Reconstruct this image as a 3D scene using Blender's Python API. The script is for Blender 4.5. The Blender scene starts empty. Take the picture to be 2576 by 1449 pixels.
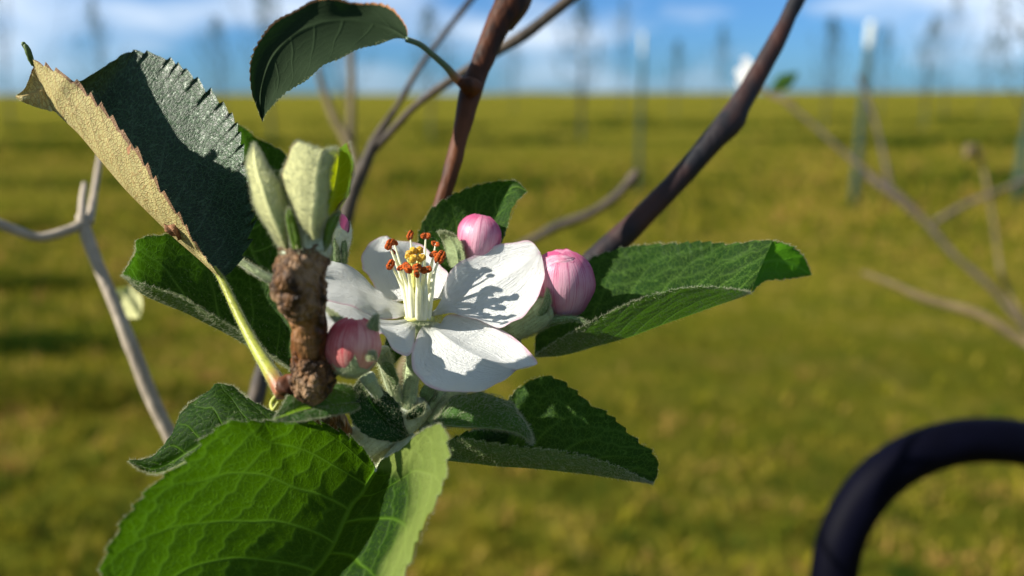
import bpy, math, random
import numpy as np
from mathutils import Vector
random.seed(7)
RNG = np.random.default_rng(7)
SC = bpy.context.scene
COL = SC.collection
rad = math.radians

# ------------------------------------------------------------------ camera
CAMH = 1.0
PITCH, ROLL = rad(13.74), rad(0.25)
FPX, CU, CV = 2003.6, 1288.0, 724.5        # focal length and centre on the 2576-wide sheet the measurements use
cam = bpy.data.cameras.new("camera"); camo = bpy.data.objects.new("camera", cam); COL.objects.link(camo)
cam.sensor_width = 36.0; cam.lens = 28.0; cam.clip_start = 0.005; cam.clip_end = 6000
camo.location = (0, 0, CAMH)
camo.rotation_euler = (rad(90) - PITCH, ROLL, 0)
cam.dof.use_dof = True; cam.dof.focus_distance = 0.134; cam.dof.aperture_fstop = 9.6
SC.camera = camo
_R = camo.rotation_euler.to_matrix()
RIGHT = np.array(_R @ Vector((1, 0, 0))); UP = np.array(_R @ Vector((0, 1, 0))); FWD = np.array(_R @ Vector((0, 0, -1)))
CAM = np.array((0, 0, CAMH))

# ------------------------------------------------------------------ world and sun
SUN = np.array((-0.82, -0.18, 0.54)); SUN /= np.linalg.norm(SUN)
EL = math.asin(SUN[2]); AZ = math.atan2(SUN[0], SUN[1])
w = bpy.data.worlds.new("World"); SC.world = w; w.use_nodes = True
nt = w.node_tree; nt.nodes.clear()
def N(t, typ, **kw):
    n = t.nodes.new(typ)
    for k, v in kw.items(): setattr(n, k, v)
    return n
out = N(nt, 'ShaderNodeOutputWorld'); bg = N(nt, 'ShaderNodeBackground'); sky = N(nt, 'ShaderNodeTexSky')
sky.sky_type = 'NISHITA'; sky.sun_disc = False; sky.sun_elevation = EL; sky.sun_rotation = AZ
sky.air_density = 1.0; sky.dust_density = 0.3; sky.ozone_density = 3.0
bg.inputs['Strength'].default_value = 0.051
tc = N(nt, 'ShaderNodeTexCoord'); mp = N(nt, 'ShaderNodeMapping'); mp.inputs['Scale'].default_value = (1.0, 1.0, 3.2)
mp.inputs['Location'].default_value = (0.35, 0.2, 0.1)
no = N(nt, 'ShaderNodeTexNoise'); no.inputs['Scale'].default_value = 3.6; no.inputs['Detail'].default_value = 6; no.inputs['Roughness'].default_value = 0.5
cr = N(nt, 'ShaderNodeValToRGB'); cr.color_ramp.elements[0].position = 0.46; cr.color_ramp.elements[1].position = 0.66
tint = N(nt, 'ShaderNodeMix', data_type='RGBA', blend_type='MULTIPLY'); tint.inputs[0].default_value = 1.0
gz = N(nt, 'ShaderNodeSeparateXYZ')
hz = N(nt, 'ShaderNodeMapRange'); hz.inputs[1].default_value = 0.0; hz.inputs[2].default_value = 0.7
ht = N(nt, 'ShaderNodeValToRGB'); _e = ht.color_ramp.elements; _e[0].position = 0.0; _e[0].color = (0.26, 0.57, 1.08, 1); _e[1].position = 1.0; _e[1].color = (0.80, 1.0, 0.80, 1)
_q = _e.new(0.3); _q.color = (0.42, 0.72, 1.10, 1)
mx = N(nt, 'ShaderNodeMix', data_type='RGBA'); mx.inputs[7].default_value = (6.8, 7.9, 9.3, 1)
L = nt.links.new
L(tc.outputs['Generated'], mp.inputs[0]); L(mp.outputs[0], no.inputs['Vector']); L(no.outputs[0], cr.inputs[0])
L(tc.outputs['Generated'], gz.inputs[0]); L(gz.outputs[2], hz.inputs[0]); L(hz.outputs[0], ht.inputs[0]); L(ht.outputs[0], tint.inputs[7]); L(sky.outputs[0], tint.inputs[6]); L(tint.outputs[2], mx.inputs[6]); cz = N(nt, 'ShaderNodeMapRange'); cz.inputs[1].default_value = 0.0; cz.inputs[2].default_value = 0.06; cz.inputs[3].default_value = 0.5; cz.inputs[4].default_value = 1.0
cm = N(nt, 'ShaderNodeMath', operation='MULTIPLY'); L(gz.outputs[2], cz.inputs[0]); L(cz.outputs[0], cm.inputs[0]); L(cr.outputs[0], cm.inputs[1]); L(cm.outputs[0], mx.inputs[0])
L(mx.outputs[2], bg.inputs[0]); L(bg.outputs[0], out.inputs[0])

sl = bpy.data.lights.new("sun", 'SUN'); sl.energy = 5.0; sl.angle = rad(0.53); sl.color = (1.0, 0.94, 0.83)
so = bpy.data.objects.new("sun", sl); COL.objects.link(so); so.location = (-3, -2, 4)
so.rotation_euler = Vector(SUN).to_track_quat('Z', 'Y').to_euler()
SC.view_settings.view_transform = 'Standard'; SC.view_settings.look = 'None'
SC.view_settings.exposure = 1.25; SC.view_settings.gamma = 1.0
SC.cycles.max_bounces = 8; SC.cycles.transparent_max_bounces = 8
try: SC.cycles.use_denoising = True
except Exception: pass

# ------------------------------------------------------------------ measuring helpers
_s = 2656 / 2576
def reg(x0, y0, k): return lambda x, y, d: ((x0 + x / k) / _s, (y0 + y / k) / _s, d)
ZA = reg(0, 0, 2576 / 900); ZB = reg(600, 0, 2576 / 900); ZC = reg(250, 500, 1976 / 750); ZD = reg(800, 550, 2318 / 800)
ZE = reg(1300, 400, 2174 / 900); Z1 = reg(200, 950, 2.576); Z2 = reg(800, 900, 2317 / 950); Z3 = reg(1756, 0, 2576 / 900)
Z4 = reg(1756, 450, 2371 / 900); Z5 = reg(1756, 988, 2576 / 900); ZL = reg(0, 400, 906 / 500); ZS = reg(600, 330, 2.1)
ZT = reg(600, 340, 4.025); ZF = reg(860, 560, 4.8306); ZG = reg(1240, 600, 4.8306); ZH = reg(880, 880, 4.5275); ZP = reg(0, 80, 4.5275)
F = lambda u, v, d: (u, v, d)
def P(q):                                   # measured point with its own distance in mm -> metres
    u, v, d = q; d = d / 1000.0
    return CAM + d * (RIGHT * (u - CU) / FPX - UP * (v - CV) / FPX + FWD)
def PP(lst): return np.array([P(q) for q in lst])
def on_ground(u, v):
    r = RIGHT * (u - CU) / FPX - UP * (v - CV) / FPX + FWD
    return CAM + r * (-CAMH / r[2])
def vec(x, y, z): return (RIGHT * x + UP * y - FWD * z) / 1000.0   # mm: right, up, toward the lens
def conv(f, pts): return [f(*p) for p in pts]

# ------------------------------------------------------------------ mesh helpers
def spline(pts, n, closed=False):
    pts = np.asarray(pts, float)
    if len(pts) == 1: return np.repeat(pts, n, 0)
    def cr(T, p):
        k = len(p); T = np.clip(T, 0, k - 1 - 1e-9); i = T.astype(int); f = (T - i)[:, None]
        p0 = p[np.maximum(i - 1, 0)]; p1 = p[i]; p2 = p[i + 1]; p3 = p[np.minimum(i + 2, k - 1)]
        return 0.5 * (2 * p1 + (p2 - p0) * f + (2 * p0 - 5 * p1 + 4 * p2 - p3) * f ** 2 + (3 * p1 - p0 - 3 * p2 + p3) * f ** 3)
    T = np.linspace(0, len(pts) - 1, max(200, n * 2)); q = cr(T, pts)
    s = np.r_[0, np.cumsum(np.linalg.norm(np.diff(q[:, :3], axis=0), axis=1))]
    if s[-1] < 1e-9: return np.repeat(pts[:1], n, 0)
    t = np.linspace(0, s[-1], n)
    return np.stack([np.interp(t, s, q[:, j]) for j in range(q.shape[1])], 1)
def unit(a): return a / np.maximum(np.linalg.norm(a, axis=-1, keepdims=True), 1e-12)
def vnoise(x, seed=0):                      # smooth 1-D noise in -1..1
    r = np.random.default_rng(seed).uniform(-1, 1, 4096); i = np.floor(x).astype(int); f = x - i; f = f * f * (3 - 2 * f)
    return r[i % 4096] * (1 - f) + r[(i + 1) % 4096] * f
def noise3(p, scale, seed=0):               # cheap smooth 3-D noise from sines
    r = np.random.default_rng(seed); o = np.zeros(len(p))
    for k in range(5):
        d = r.normal(size=3); d /= np.linalg.norm(d); f = scale * r.uniform(0.7, 1.9)
        o += np.sin(p @ d * f + r.uniform(0, 6.28) + 1.3 * np.sin(p @ np.roll(d, 1) * f * 0.8 + k))
    return o / 5
WORLD = {}
class MB:
    def __init__(s): s.v = []; s.f = []; s.m = []; s.uv = []; s.a = {}; s.n = 0; s.names = set()
    def add(s, V, Fc, mat=0, uv=None, **attrs):
        V = np.asarray(V, float); k = len(V)
        s.v.append(V); s.uv.append(np.zeros((k, 2)) if uv is None else uv)
        for a in attrs: s.names.add(a)
        s.a[len(s.v) - 1] = attrs
        for arr in (Fc if isinstance(Fc, list) else [Fc]):
            arr = np.asarray(arr, int) + s.n; s.f.append(arr); s.m.append(np.full(len(arr), mat))
        s.n += k
    def build(s, name, mats, parent=None, origin=None, label=None):
        V = np.concatenate(s.v); UVs = np.concatenate(s.uv)
        if origin is None: origin = WORLD[parent.name] if parent is not None else V.mean(0)
        origin = np.asarray(origin, float); Vl = V - origin
        me = bpy.data.meshes.new(name)
        sizes = np.concatenate([np.full(len(a), a.shape[1]) for a in s.f]); idx = np.concatenate([a.ravel() for a in s.f])
        me.vertices.add(len(V)); me.vertices.foreach_set('co', Vl.astype(np.float32).ravel())
        me.loops.add(len(idx)); me.loops.foreach_set('vertex_index', idx.astype(np.int32))
        me.polygons.add(len(sizes)); st = np.r_[0, np.cumsum(sizes)[:-1]]
        me.polygons.foreach_set('loop_start', st.astype(np.int32)); me.polygons.foreach_set('loop_total', sizes.astype(np.int32))
        me.polygons.foreach_set('material_index', np.concatenate(s.m).astype(np.int32))
        me.polygons.foreach_set('use_smooth', np.ones(len(sizes), bool))
        me.update(calc_edges=True)
        ul = me.uv_layers.new(name='UVMap'); ul.data.foreach_set('uv', UVs[idx].astype(np.float32).ravel())
        for a in s.names:
            at = me.attributes.new(a, 'FLOAT', 'POINT')
            at.data.foreach_set('value', np.concatenate([np.broadcast_to(s.a[i].get(a, 0.0), (len(s.v[i]),)) for i in range(len(s.v))]).astype(np.float32))
        me.validate()
        for m in (mats if isinstance(mats, (list, tuple)) else [mats]): me.materials.append(m)
        o = bpy.data.objects.new(name, me); COL.objects.link(o)
        if parent is not None:
            o.parent = parent; o.location = origin - WORLD[parent.name]
        else: o.location = origin
        WORLD[o.name] = origin
        if label: o['label'] = label
        return o
def empty(name, loc):
    o = bpy.data.objects.new(name, None); COL.objects.link(o); o.location = loc; o.empty_display_size = 0.01
    WORLD[o.name] = np.asarray(loc, float); return o
def tag(o, label=None, cat=None, group=None, kind=None):
    if label: o['label'] = label
    if cat: o['category'] = cat
    if group: o['group'] = group
    if kind: o['kind'] = kind
    return o
def gridfaces(nu, nv, wrap=False):
    i, j = np.meshgrid(np.arange(nu - 1), np.arange(nv if wrap else nv - 1), indexing='ij'); j2 = (j + 1) % nv
    return np.stack([i * nv + j, i * nv + j2, (i + 1) * nv + j2, (i + 1) * nv + j], -1).reshape(-1, 4)
def hair(mb, pts, dirs, length, width=0.045, mat=1, curl=0.35, seed=1):
    """fine hairs: each a bent two-piece sliver"""
    r = np.random.default_rng(seed); n = len(pts); dirs = unit(dirs)
    ln = (length * r.uniform(0.4, 1.2, n) / 1000)[:, None]
    side = unit(np.cross(dirs, r.normal(size=(n, 3)))); side2 = unit(np.cross(dirs, side))
    b = side * width / 2000; bend = (side2 * r.normal(size=(n, 1)) + side * r.normal(size=(n, 1))) * curl
    m = pts + dirs * ln * 0.55 + bend * ln * 0.15; t = pts + dirs * ln * 0.95 + bend * ln * 0.6
    V = np.stack([pts - b, pts + b, m + b * 0.8, m - b * 0.8, t], 1).reshape(-1, 3); k = np.arange(n)[:, None] * 5
    mb.add(V, [k + np.array([0, 1, 2, 3]), k + np.array([3, 2, 4])], mat)
def tube(mb, pts, radii, nseg=14, n=40, mat=0, rough=0.0, rs=900, seed=3, cap=True, flat=None, hairs=0, hl=0.8, **attrs):
    """pts world metres, radii mm"""
    q = spline(np.c_[np.asarray(pts), np.asarray(radii, float) / 1000], n); C = q[:, :3]; Rr = q[:, 3]
    T = unit(np.gradient(C, axis=0)); up = np.array((0.123, 0.3, 0.95)); X = []
    x = unit(np.cross(T[0], up))
    for t in T: x = x - t * (x @ t); x = x / np.linalg.norm(x); X.append(x)
    X = np.array(X); Y = np.cross(T, X); a = np.linspace(0, 2 * np.pi, nseg, endpoint=False)
    dirn = X[:, None] * np.cos(a)[None, :, None] + Y[:, None] * np.sin(a)[None, :, None]
    V = C[:, None] + dirn * Rr[:, None, None]
    if rough:
        nz = noise3(V.reshape(-1, 3), rs, seed).reshape(V.shape[:2]) + 0.5 * noise3(V.reshape(-1, 3), rs * 2.7, seed + 1).reshape(V.shape[:2])
        V = V + dirn * (nz * rough / 1000)[..., None]
    arc = np.r_[0, np.cumsum(np.linalg.norm(np.diff(C, axis=0), axis=1))] * 100
    uv = np.stack([np.broadcast_to(arc[:, None], V.shape[:2]), np.broadcast_to(a[None] / 6.283 * 2 * np.pi * Rr.mean() * 100, V.shape[:2])], -1).reshape(-1, 2)
    al = np.linspace(0, 1, n); Vf = V.reshape(-1, 3); fc = [gridfaces(n, nseg, True)]
    al2 = np.repeat(al, nseg)
    if cap:
        Vf = np.r_[Vf, C[:1] - T[:1] * Rr[0] * 0.3, C[-1:] + T[-1:] * Rr[-1] * 0.3]; uv = np.r_[uv, uv[:1], uv[-1:]]; k = n * nseg; j = np.arange(nseg); al2 = np.r_[al2, 0, 1]
        fc.append(np.stack([np.full(nseg, k), (j + 1) % nseg, j], 1)); fc.append(np.stack([np.full(nseg, k + 1), (n - 1) * nseg + j, (n - 1) * nseg + (j + 1) % nseg], 1))
    mb.add(Vf, fc, mat, uv, along=al2, **attrs)
    if hairs:
        r = np.random.default_rng(seed + 9); i = r.integers(0, n, hairs); jj = r.integers(0, nseg, hairs)
        hair(mb, V[i, jj], dirn[i, jj] + 0.5 * T[i] + 0.5 * r.normal(size=(hairs, 3)), hl, seed=seed)
    return C, T
def leaf(mb, Lp, Mp, Rp, bl=1.0, br=1.0, n=260, nh=44, teeth=26, amp=0.9, veins=8, skew=0.22, quilt=0.10, mat=0,
         edge_hairs=900, under_hairs=0, top_hairs=0, hl=0.8, wave=0.3, seed=1, hmat=1, teeth_l=None, lw=None, blade_wave=0.25, ladder=1.0):
    """Lp, Mp, Rp: left edge, midrib, right edge from base to tip (measured points); bl, br bulge of each half in mm"""
    r = np.random.default_rng(seed)
    E = [spline(PP(Lp), n), spline(PP(Mp), n), spline(PP(Rp), n)]; M = E[1]; T = unit(np.gradient(M, axis=0)); s = np.linspace(0, 1, n)
    halves = []
    for side, (Ed, b, tt, am) in enumerate(((E[0], bl, teeth if teeth_l is None else teeth_l, amp), (E[2], br, teeth, amp))):
        A = Ed - M; wd = np.linalg.norm(A, axis=1); Ad = unit(A)
        Tn = unit(np.gradient(Ed, axis=0)); arc = np.r_[0, np.cumsum(np.linalg.norm(np.diff(Ed, axis=0), axis=1))]; arc = arc / arc[-1]
        jit = arc * tt + 0.35 * vnoise(arc * tt * 0.8, seed + side)
        ph = jit % 1.0; saw = np.where(ph < 0.78, ph / 0.78, (1 - ph) / 0.22) - 0.5
        big = 0.75 + 0.35 * vnoise(arc * tt * 0.5 + 7, seed + side)
        env = np.clip(arc * 12, 0, 1) * np.clip((1 - arc) * 14, 0, 1) * np.minimum(1, wd * 1000 / 4)
        tooth = (Ad * saw[:, None] + Tn * saw[:, None] * 0.6) * (am * env * big / 1000)[:, None]; Ed = Ed + Ad * (0.3 * wave * vnoise(arc * 9, seed + 5 + side) * env / 1000)[:, None]
        nn = unit(np.cross(A, T) if side == 1 else np.cross(T, A))
        nn = unit(np.array([np.convolve(np.pad(nn[:, k], 12, mode='edge'), np.ones(25) / 25, 'valid') for k in range(3)]).T)
        t = np.linspace(0, 1, nh) ** 0.9
        Q = M[:, None] + (Ed - M)[:, None] * t[None, :, None] + tooth[:, None] * (t[None, :, None] ** 9); Ed = Ed + tooth
        bs = b * np.clip(np.sin(np.pi * np.clip(s, 0.0, 1)) * 1.4, 0, 1)
        wv = blade_wave * np.sin(s * veins * 2 * np.pi * 0.5 + side * 2 + 1.0)[:, None] * t[None] ** 2 + wave * vnoise(s * 7 + 3, seed + 8 + side)[:, None] * t[None] ** 3
        # veins
        side_off = 0.37 * side
        p = veins * (s[:, None] - skew * t[None] ** 1.25 * (0.7 + 0.6 * s[:, None])) + side_off + 0.08 * vnoise(s * 20, seed + 3)[:, None]
        d = np.abs(p - np.round(p)); sp = 1.0
        v2 = np.exp(-(d / (0.045 * (1.15 - 0.75 * t[None]))) ** 2) * np.clip(1.25 - t[None] * 0.95, 0, 1)
        wt = wd[:, None] * 1000 * t[None]
        v1 = np.exp(-(wt / (0.42 * (1.1 - 0.8 * s[:, None]))) ** 2)
        cell = np.floor(p + 0.5 * 0).astype(int); lo = np.random.default_rng(seed + 40 + side).random(64)[cell % 64]; lw_ = 0.13 * max(8.0, wd.max() * 1000)
        lp = (wt + 0.5 * vnoise(s * 30, seed + 11)[:, None]) / lw_ + lo + 0.12 * vnoise(s * 60, seed + 12)[:, None]; dl = np.abs(lp - np.round(lp))
        lad = np.exp(-(dl / 0.085) ** 2) * np.clip(wt / 2.0, 0, 1)
        vein = np.maximum(np.maximum(v2, v1), 0.42 * lad * ladder)
        q = quilt * (np.clip(d * 2, 0, 1) ** 0.7) * (1 - 0.45 * ladder * (1 - np.clip(dl * 2.5, 0, 1))) * np.clip(t[None] * 6, 0, 1) * np.clip(wd[:, None] * 1000 / 4, 0, 1) - 0.14 * v1
        off = (bs[:, None] * np.sin(np.pi * t[None] ** 0.85) * 1.0 + wv * np.minimum(1, wd * 1000 / 5)[:, None] + q) / 1000
        Q = Q + nn[:, None] * off[..., None]
        um = np.linalg.norm(M[-1] - M[0]) * 100
        U = np.stack([np.broadcast_to((arc_m(M) * 100)[:, None], wt.shape), wt / 10 * (1 if side else -1)], -1)
        halves.append((Q, vein, U, Ed, Ad, nn, t, wd))
    (Q0, v0, U0, E0, A0, n0, t0, w0), (Q1, v1_, U1, E1, A1, n1, _, w1) = halves
    Q = np.concatenate([Q0[:, ::-1], Q1[:, 1:]], 1); ve = np.concatenate([v0[:, ::-1], v1_[:, 1:]], 1); U = np.concatenate([U0[:, ::-1], U1[:, 1:]], 1)
    tt = np.concatenate([-t0[::-1], t0[1:]]); nc = Q.shape[1]
    fc = gridfaces(n, nc)
    mb.add(Q.reshape(-1, 3), fc, mat, U.reshape(-1, 2), vein=ve.ravel(), across=np.broadcast_to(tt[None], ve.shape).ravel(), along=np.broadcast_to(s[:, None], ve.shape).ravel())
    gu = np.gradient(Q, axis=0); gv = np.gradient(Q, axis=1); nrm = unit(np.cross(gv, gu))
    if edge_hairs:
        for Ed, Ad, wd in ((E0, A0, w0), (E1, A1, w1)):
            edge_hairs = int(edge_hairs * 0.75) if Ed is E0 else edge_hairs; i = r.integers(4, n - 1, edge_hairs); f = r.random((edge_hairs, 1)); pts = Ed[i] * f + Ed[i - 1] * (1 - f)
            hair(mb, pts, Ad[i] + 0.9 * r.normal(size=(edge_hairs, 3)), hl * 0.8, mat=hmat, seed=seed + 3)
    for cnt, sg in ((under_hairs, -1), (top_hairs, 1)):
        if cnt:
            i = r.integers(2, n - 2, cnt); j = r.integers(0, nc, cnt)
            dv = sg * nrm[i, j] * 0.45 + 0.7 * unit(gu[i, j]) + 0.55 * r.normal(size=(cnt, 3)); kk_ = (dv * nrm[i, j]).sum(1) * sg; dv = dv + nrm[i, j] * (sg * np.maximum(0, 0.25 - kk_))[:, None]; hair(mb, Q[i, j] + sg * nrm[i, j] * 2e-5, dv, hl, mat=hmat, seed=seed + 4, width=0.04)
    return Q, nrm
def arc_m(M): return np.r_[0, np.cumsum(np.linalg.norm(np.diff(M, axis=0), axis=1))]
def petal(mb, Lp, Mp, Rp, bl=0.8, br=0.8, n=110, nh=26, seed=1, ruffle=0.42, mat=0, streak=0.05, ctr=0.0):
    E = [spline(PP(Lp), n), spline(PP(Mp), n), spline(PP(Rp), n)]; M = E[1]; T = unit(np.gradient(M, axis=0)); s = np.linspace(0, 1, n); hs = []
    for side, (Ed, b) in enumerate(((E[0], bl), (E[2], br))):
        A = Ed - M; wd = np.linalg.norm(A, axis=1) * 1000; Ad = unit(A)
        Ed = Ed + Ad * (ruffle * 0.45 * vnoise(s * 14, seed + side) * np.minimum(1, wd / 3) / 1000)[:, None]
        nn = unit(np.cross(A, T) if side == 1 else np.cross(T, A))
        nn = unit(np.array([np.convolve(np.pad(nn[:, k], 8, mode='edge'), np.ones(17) / 17, 'valid') for k in range(3)]).T)
        t = np.linspace(0, 1, nh); Q = M[:, None] + (Ed - M)[:, None] * t[None, :, None]
        off = b * np.clip(np.sin(np.pi * s) * 1.3, 0, 1)[:, None] * np.sin(np.pi * t)[None] * np.minimum(1, wd / 4)[:, None]
        off = off + ruffle * vnoise(s * 8 + 2, seed + 4 + side)[:, None] * t[None] ** 3 * np.minimum(1, wd / 4)[:, None]
        fan = (t[None] * 9 + 0.0 * s[:, None]); off = off + streak * vnoise(fan + 30 * side + 0.6 * np.sin(s * 5)[:, None], seed + 6) * np.clip(s * 3, 0, 1)[:, None]
        Q = Q + nn[:, None] * (off / 1000)[..., None]
        hs.append((Q, t, wd))
    Q = np.concatenate([hs[0][0][:, ::-1], hs[1][0][:, 1:]], 1); tt = np.concatenate([-hs[0][1][::-1], hs[1][1][1:]]); nc = Q.shape[1]
    edge = np.maximum(np.abs(tt)[None] ** 6 * np.ones((n, 1)), (s[:, None] ** 14) * np.ones((1, nc)))
    U = np.stack([np.broadcast_to(s[:, None] * 2, edge.shape), np.broadcast_to(tt[None], edge.shape)], -1)
    mb.add(Q.reshape(-1, 3), gridfaces(n, nc), mat, U.reshape(-1, 2), edge=edge.ravel(), along=np.broadcast_to(s[:, None], edge.shape).ravel(), across=np.broadcast_to(tt[None], edge.shape).ravel())
    return Q

# ------------------------------------------------------------------ materials
def newmat(name):
    m = bpy.data.materials.new(name); m.use_nodes = True; t = m.node_tree; t.nodes.clear()
    o = N(t, 'ShaderNodeOutputMaterial'); return m, t, o
def val(t, x): n = N(t, 'ShaderNodeValue'); n.outputs[0].default_value = x; return n.outputs[0]
def setin(t, sock, v):
    if hasattr(v, 'node'): t.links.new(v, sock)
    elif isinstance(v, (tuple, list)): sock.default_value = (*v, 1) if len(v) == 3 and sock.type == 'RGBA' else v
    else: sock.default_value = v
def math_(t, op, a, b=0.0, clamp=False):
    n = N(t, 'ShaderNodeMath', operation=op); n.use_clamp = clamp; setin(t, n.inputs[0], a); setin(t, n.inputs[1], b); return n.outputs[0]
def mixc(t, f, a, b, mode='MIX'):
    n = N(t, 'ShaderNodeMix', data_type='RGBA', blend_type=mode); setin(t, n.inputs[0], f); setin(t, n.inputs[6], a); setin(t, n.inputs[7], b); return n.outputs[2]
def noise(t, vecs, scale, detail=4, rough=0.55, dist=0.0):
    n = N(t, 'ShaderNodeTexNoise'); n.inputs['Scale'].default_value = scale; n.inputs['Detail'].default_value = detail; n.inputs['Roughness'].default_value = rough; n.inputs['Distortion'].default_value = dist
    if vecs is not None: t.links.new(vecs, n.inputs['Vector'])
    return n.outputs[0]
def smooth(t, x, a, b, lo=0.0, hi=1.0):
    n = N(t, 'ShaderNodeMapRange', interpolation_type='SMOOTHSTEP'); setin(t, n.inputs[0], x)
    for i, k in enumerate((a, b, lo, hi)): n.inputs[i + 1].default_value = k
    return n.outputs[0]
def attr(t, name): n = N(t, 'ShaderNodeAttribute'); n.attribute_name = name; return n.outputs['Fac']
def objco(t): return N(t, 'ShaderNodeTexCoord').outputs['Object']
def uvco(t): return N(t, 'ShaderNodeTexCoord').outputs['UV']
def scaled(t, v, s): n = N(t, 'ShaderNodeMapping'); n.inputs['Scale'].default_value = s; t.links.new(v, n.inputs[0]); return n.outputs[0]
def principled(t, col, rough=0.5, spec=0.5, bump=None, bd=0.0001, sheen=0.0, coat=0.0, sss=0.0):
    p = N(t, 'ShaderNodeBsdfPrincipled'); setin(t, p.inputs['Base Color'], col); setin(t, p.inputs['Roughness'], rough); p.inputs['Specular IOR Level'].default_value = spec
    if sheen: p.inputs['Sheen Weight'].default_value = sheen; p.inputs['Sheen Roughness'].default_value = 0.5
    if coat: p.inputs['Coat Weight'].default_value = coat; p.inputs['Coat Roughness'].default_value = 0.3
    if bump is not None:
        b = N(t, 'ShaderNodeBump'); b.inputs['Distance'].default_value = bd; b.inputs['Strength'].default_value = 1.0; t.links.new(bump, b.inputs['Height']); t.links.new(b.outputs[0], p.inputs['Normal']); p['b'] = 1
        return p, b
    return p, None
def leafmat(name, top, under, trans, vein_top, vein_under=None, tf=0.4, rough=0.55, spec=0.12, under_rough=0.8, net=14.0, netk=0.5, netw=0.09, damage=None, sheen=0.0, dmg_scale=14, dmg_lo=0.60, bumpd=0.00012, vk=0.6, netk_u=None, tvein=0.35, sunlit_margin=None):
    m, t, o = newmat(name); uv = uvco(t); v1 = attr(t, 'vein'); ac = attr(t, 'across')
    wob = N(t, 'ShaderNodeTexNoise'); wob.inputs['Scale'].default_value = net * 0.8; wob.inputs['Detail'].default_value = 2; t.links.new(uv, wob.inputs['Vector'])
    wv = mixc(t, 0.035, uv, wob.outputs['Color'])
    vo = N(t, 'ShaderNodeTexVoronoi', feature='DISTANCE_TO_EDGE'); vo.inputs['Scale'].default_value = net; t.links.new(scaled(t, wv, (1.25, 0.55, 1)), vo.inputs['Vector'])
    vo2 = N(t, 'ShaderNodeTexVoronoi', feature='DISTANCE_TO_EDGE'); vo2.inputs['Scale'].default_value = net * 2.6; t.links.new(wv, vo2.inputs['Vector'])
    n1 = smooth(t, vo.outputs['Distance'], 0.0, netw, 1.0, 0.0); n2 = smooth(t, vo2.outputs['Distance'], 0.0, netw * 1.3, 1.0, 0.0)
    netm = math_(t, 'MAXIMUM', n1, math_(t, 'MULTIPLY', n2, 0.45)); netm = math_(t, 'MULTIPLY', netm, netk)
    v = math_(t, 'MAXIMUM', math_(t, 'MULTIPLY', v1, vk + 0.3), netm, True)
    big = noise(t, uv, 2.2, 4, 0.6); fine = noise(t, uv, 45, 3, 0.6)
    vs = math_(t, 'MULTIPLY', v, vk)
    topc = mixc(t, vs, mixc(t, smooth(t, big, 0.3, 0.7), tuple(c * 0.75 for c in top), tuple(c * 1.3 for c in top)), vein_top)
    topc = mixc(t, smooth(t, fine, 0.3, 0.7, 0.0, 0.35), topc, (0.0, 0.0, 0.0), 'MIX')
    if sunlit_margin: topc = mixc(t, smooth(t, math_(t, 'ADD', math_(t, 'MULTIPLY', ac, -1.0), math_(t, 'MULTIPLY', big, 0.3)), 0.62, 0.92, 0.0, 0.9), topc, sunlit_margin)  # sunlight along one leaf edge, put into the colour as a paler band
    undc = mixc(t, math_(t, 'MULTIPLY', v, 0.55 if netk_u is None else netk_u), mixc(t, smooth(t, fine, 0.25, 0.75), tuple(c * 0.85 for c in under), tuple(min(1, c * 1.15) for c in under)), vein_under or tuple(min(1, c * 1.5) for c in under))
    geo = N(t, 'ShaderNodeNewGeometry'); bf = geo.outputs['Backfacing']
    col = mixc(t, bf, topc, undc)
    trc = mixc(t, math_(t, 'MULTIPLY', v, tvein), mixc(t, smooth(t, big, 0.3, 0.7, 0, 0.5), trans, tuple(c * 0.6 for c in trans)), tuple(min(1, c * 1.7 + 0.03) for c in trans))
    if damage:
        dm = noise(t, uv, dmg_scale, 5, 0.65); msk = math_(t, 'MULTIPLY', smooth(t, dm, dmg_lo - 0.06, dmg_lo + 0.05), 0.95)
        if isinstance(damage[0], tuple): edge_on, dcol = damage[1], damage[0]
        else: edge_on, dcol = 0.0, damage
        if edge_on:
            em = math_(t, 'ADD', smooth(t, math_(t, 'MULTIPLY', ac, -1.0) if name in ('leaf_folded', 'leaf_droop') else math_(t, 'ABSOLUTE', ac), 1 - edge_on, 1.0), math_(t, 'SUBTRACT', dm, 0.5)); msk = math_(t, 'MULTIPLY', smooth(t, em, 0.45, 0.6), 0.9)
        col = mixc(t, msk, col, dcol); trc = mixc(t, msk, trc, tuple(c * 0.5 for c in dcol))
    ro = math_(t, 'ADD', math_(t, 'MULTIPLY', bf, under_rough - rough), rough)
    hgt = math_(t, 'ADD', math_(t, 'MULTIPLY', v, -1.0), math_(t, 'MULTIPLY', fine, 0.5))
    p, b = principled(t, col, ro, spec, hgt, bumpd, sheen)
    tr = N(t, 'ShaderNodeBsdfTranslucent'); setin(t, tr.inputs[0], trc); t.links.new(b.outputs[0], tr.inputs['Normal'])
    ms = N(t, 'ShaderNodeMixShader'); ms.inputs[0].default_value = tf; t.links.new(p.outputs[0], ms.inputs[1]); t.links.new(tr.outputs[0], ms.inputs[2]); t.links.new(ms.outputs[0], o.inputs[0])
    return m
def hairmat(name, col, tr=0.5):
    m, t, o = newmat(name); d = N(t, 'ShaderNodeBsdfDiffuse'); d.inputs[0].default_value = (*col, 1); tt = N(t, 'ShaderNodeBsdfTranslucent'); tt.inputs[0].default_value = (*col, 1)
    ms = N(t, 'ShaderNodeMixShader'); ms.inputs[0].default_value = tr; t.links.new(d.outputs[0], ms.inputs[1]); t.links.new(tt.outputs[0], ms.inputs[2]); t.links.new(ms.outputs[0], o.inputs[0]); return m
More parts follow.
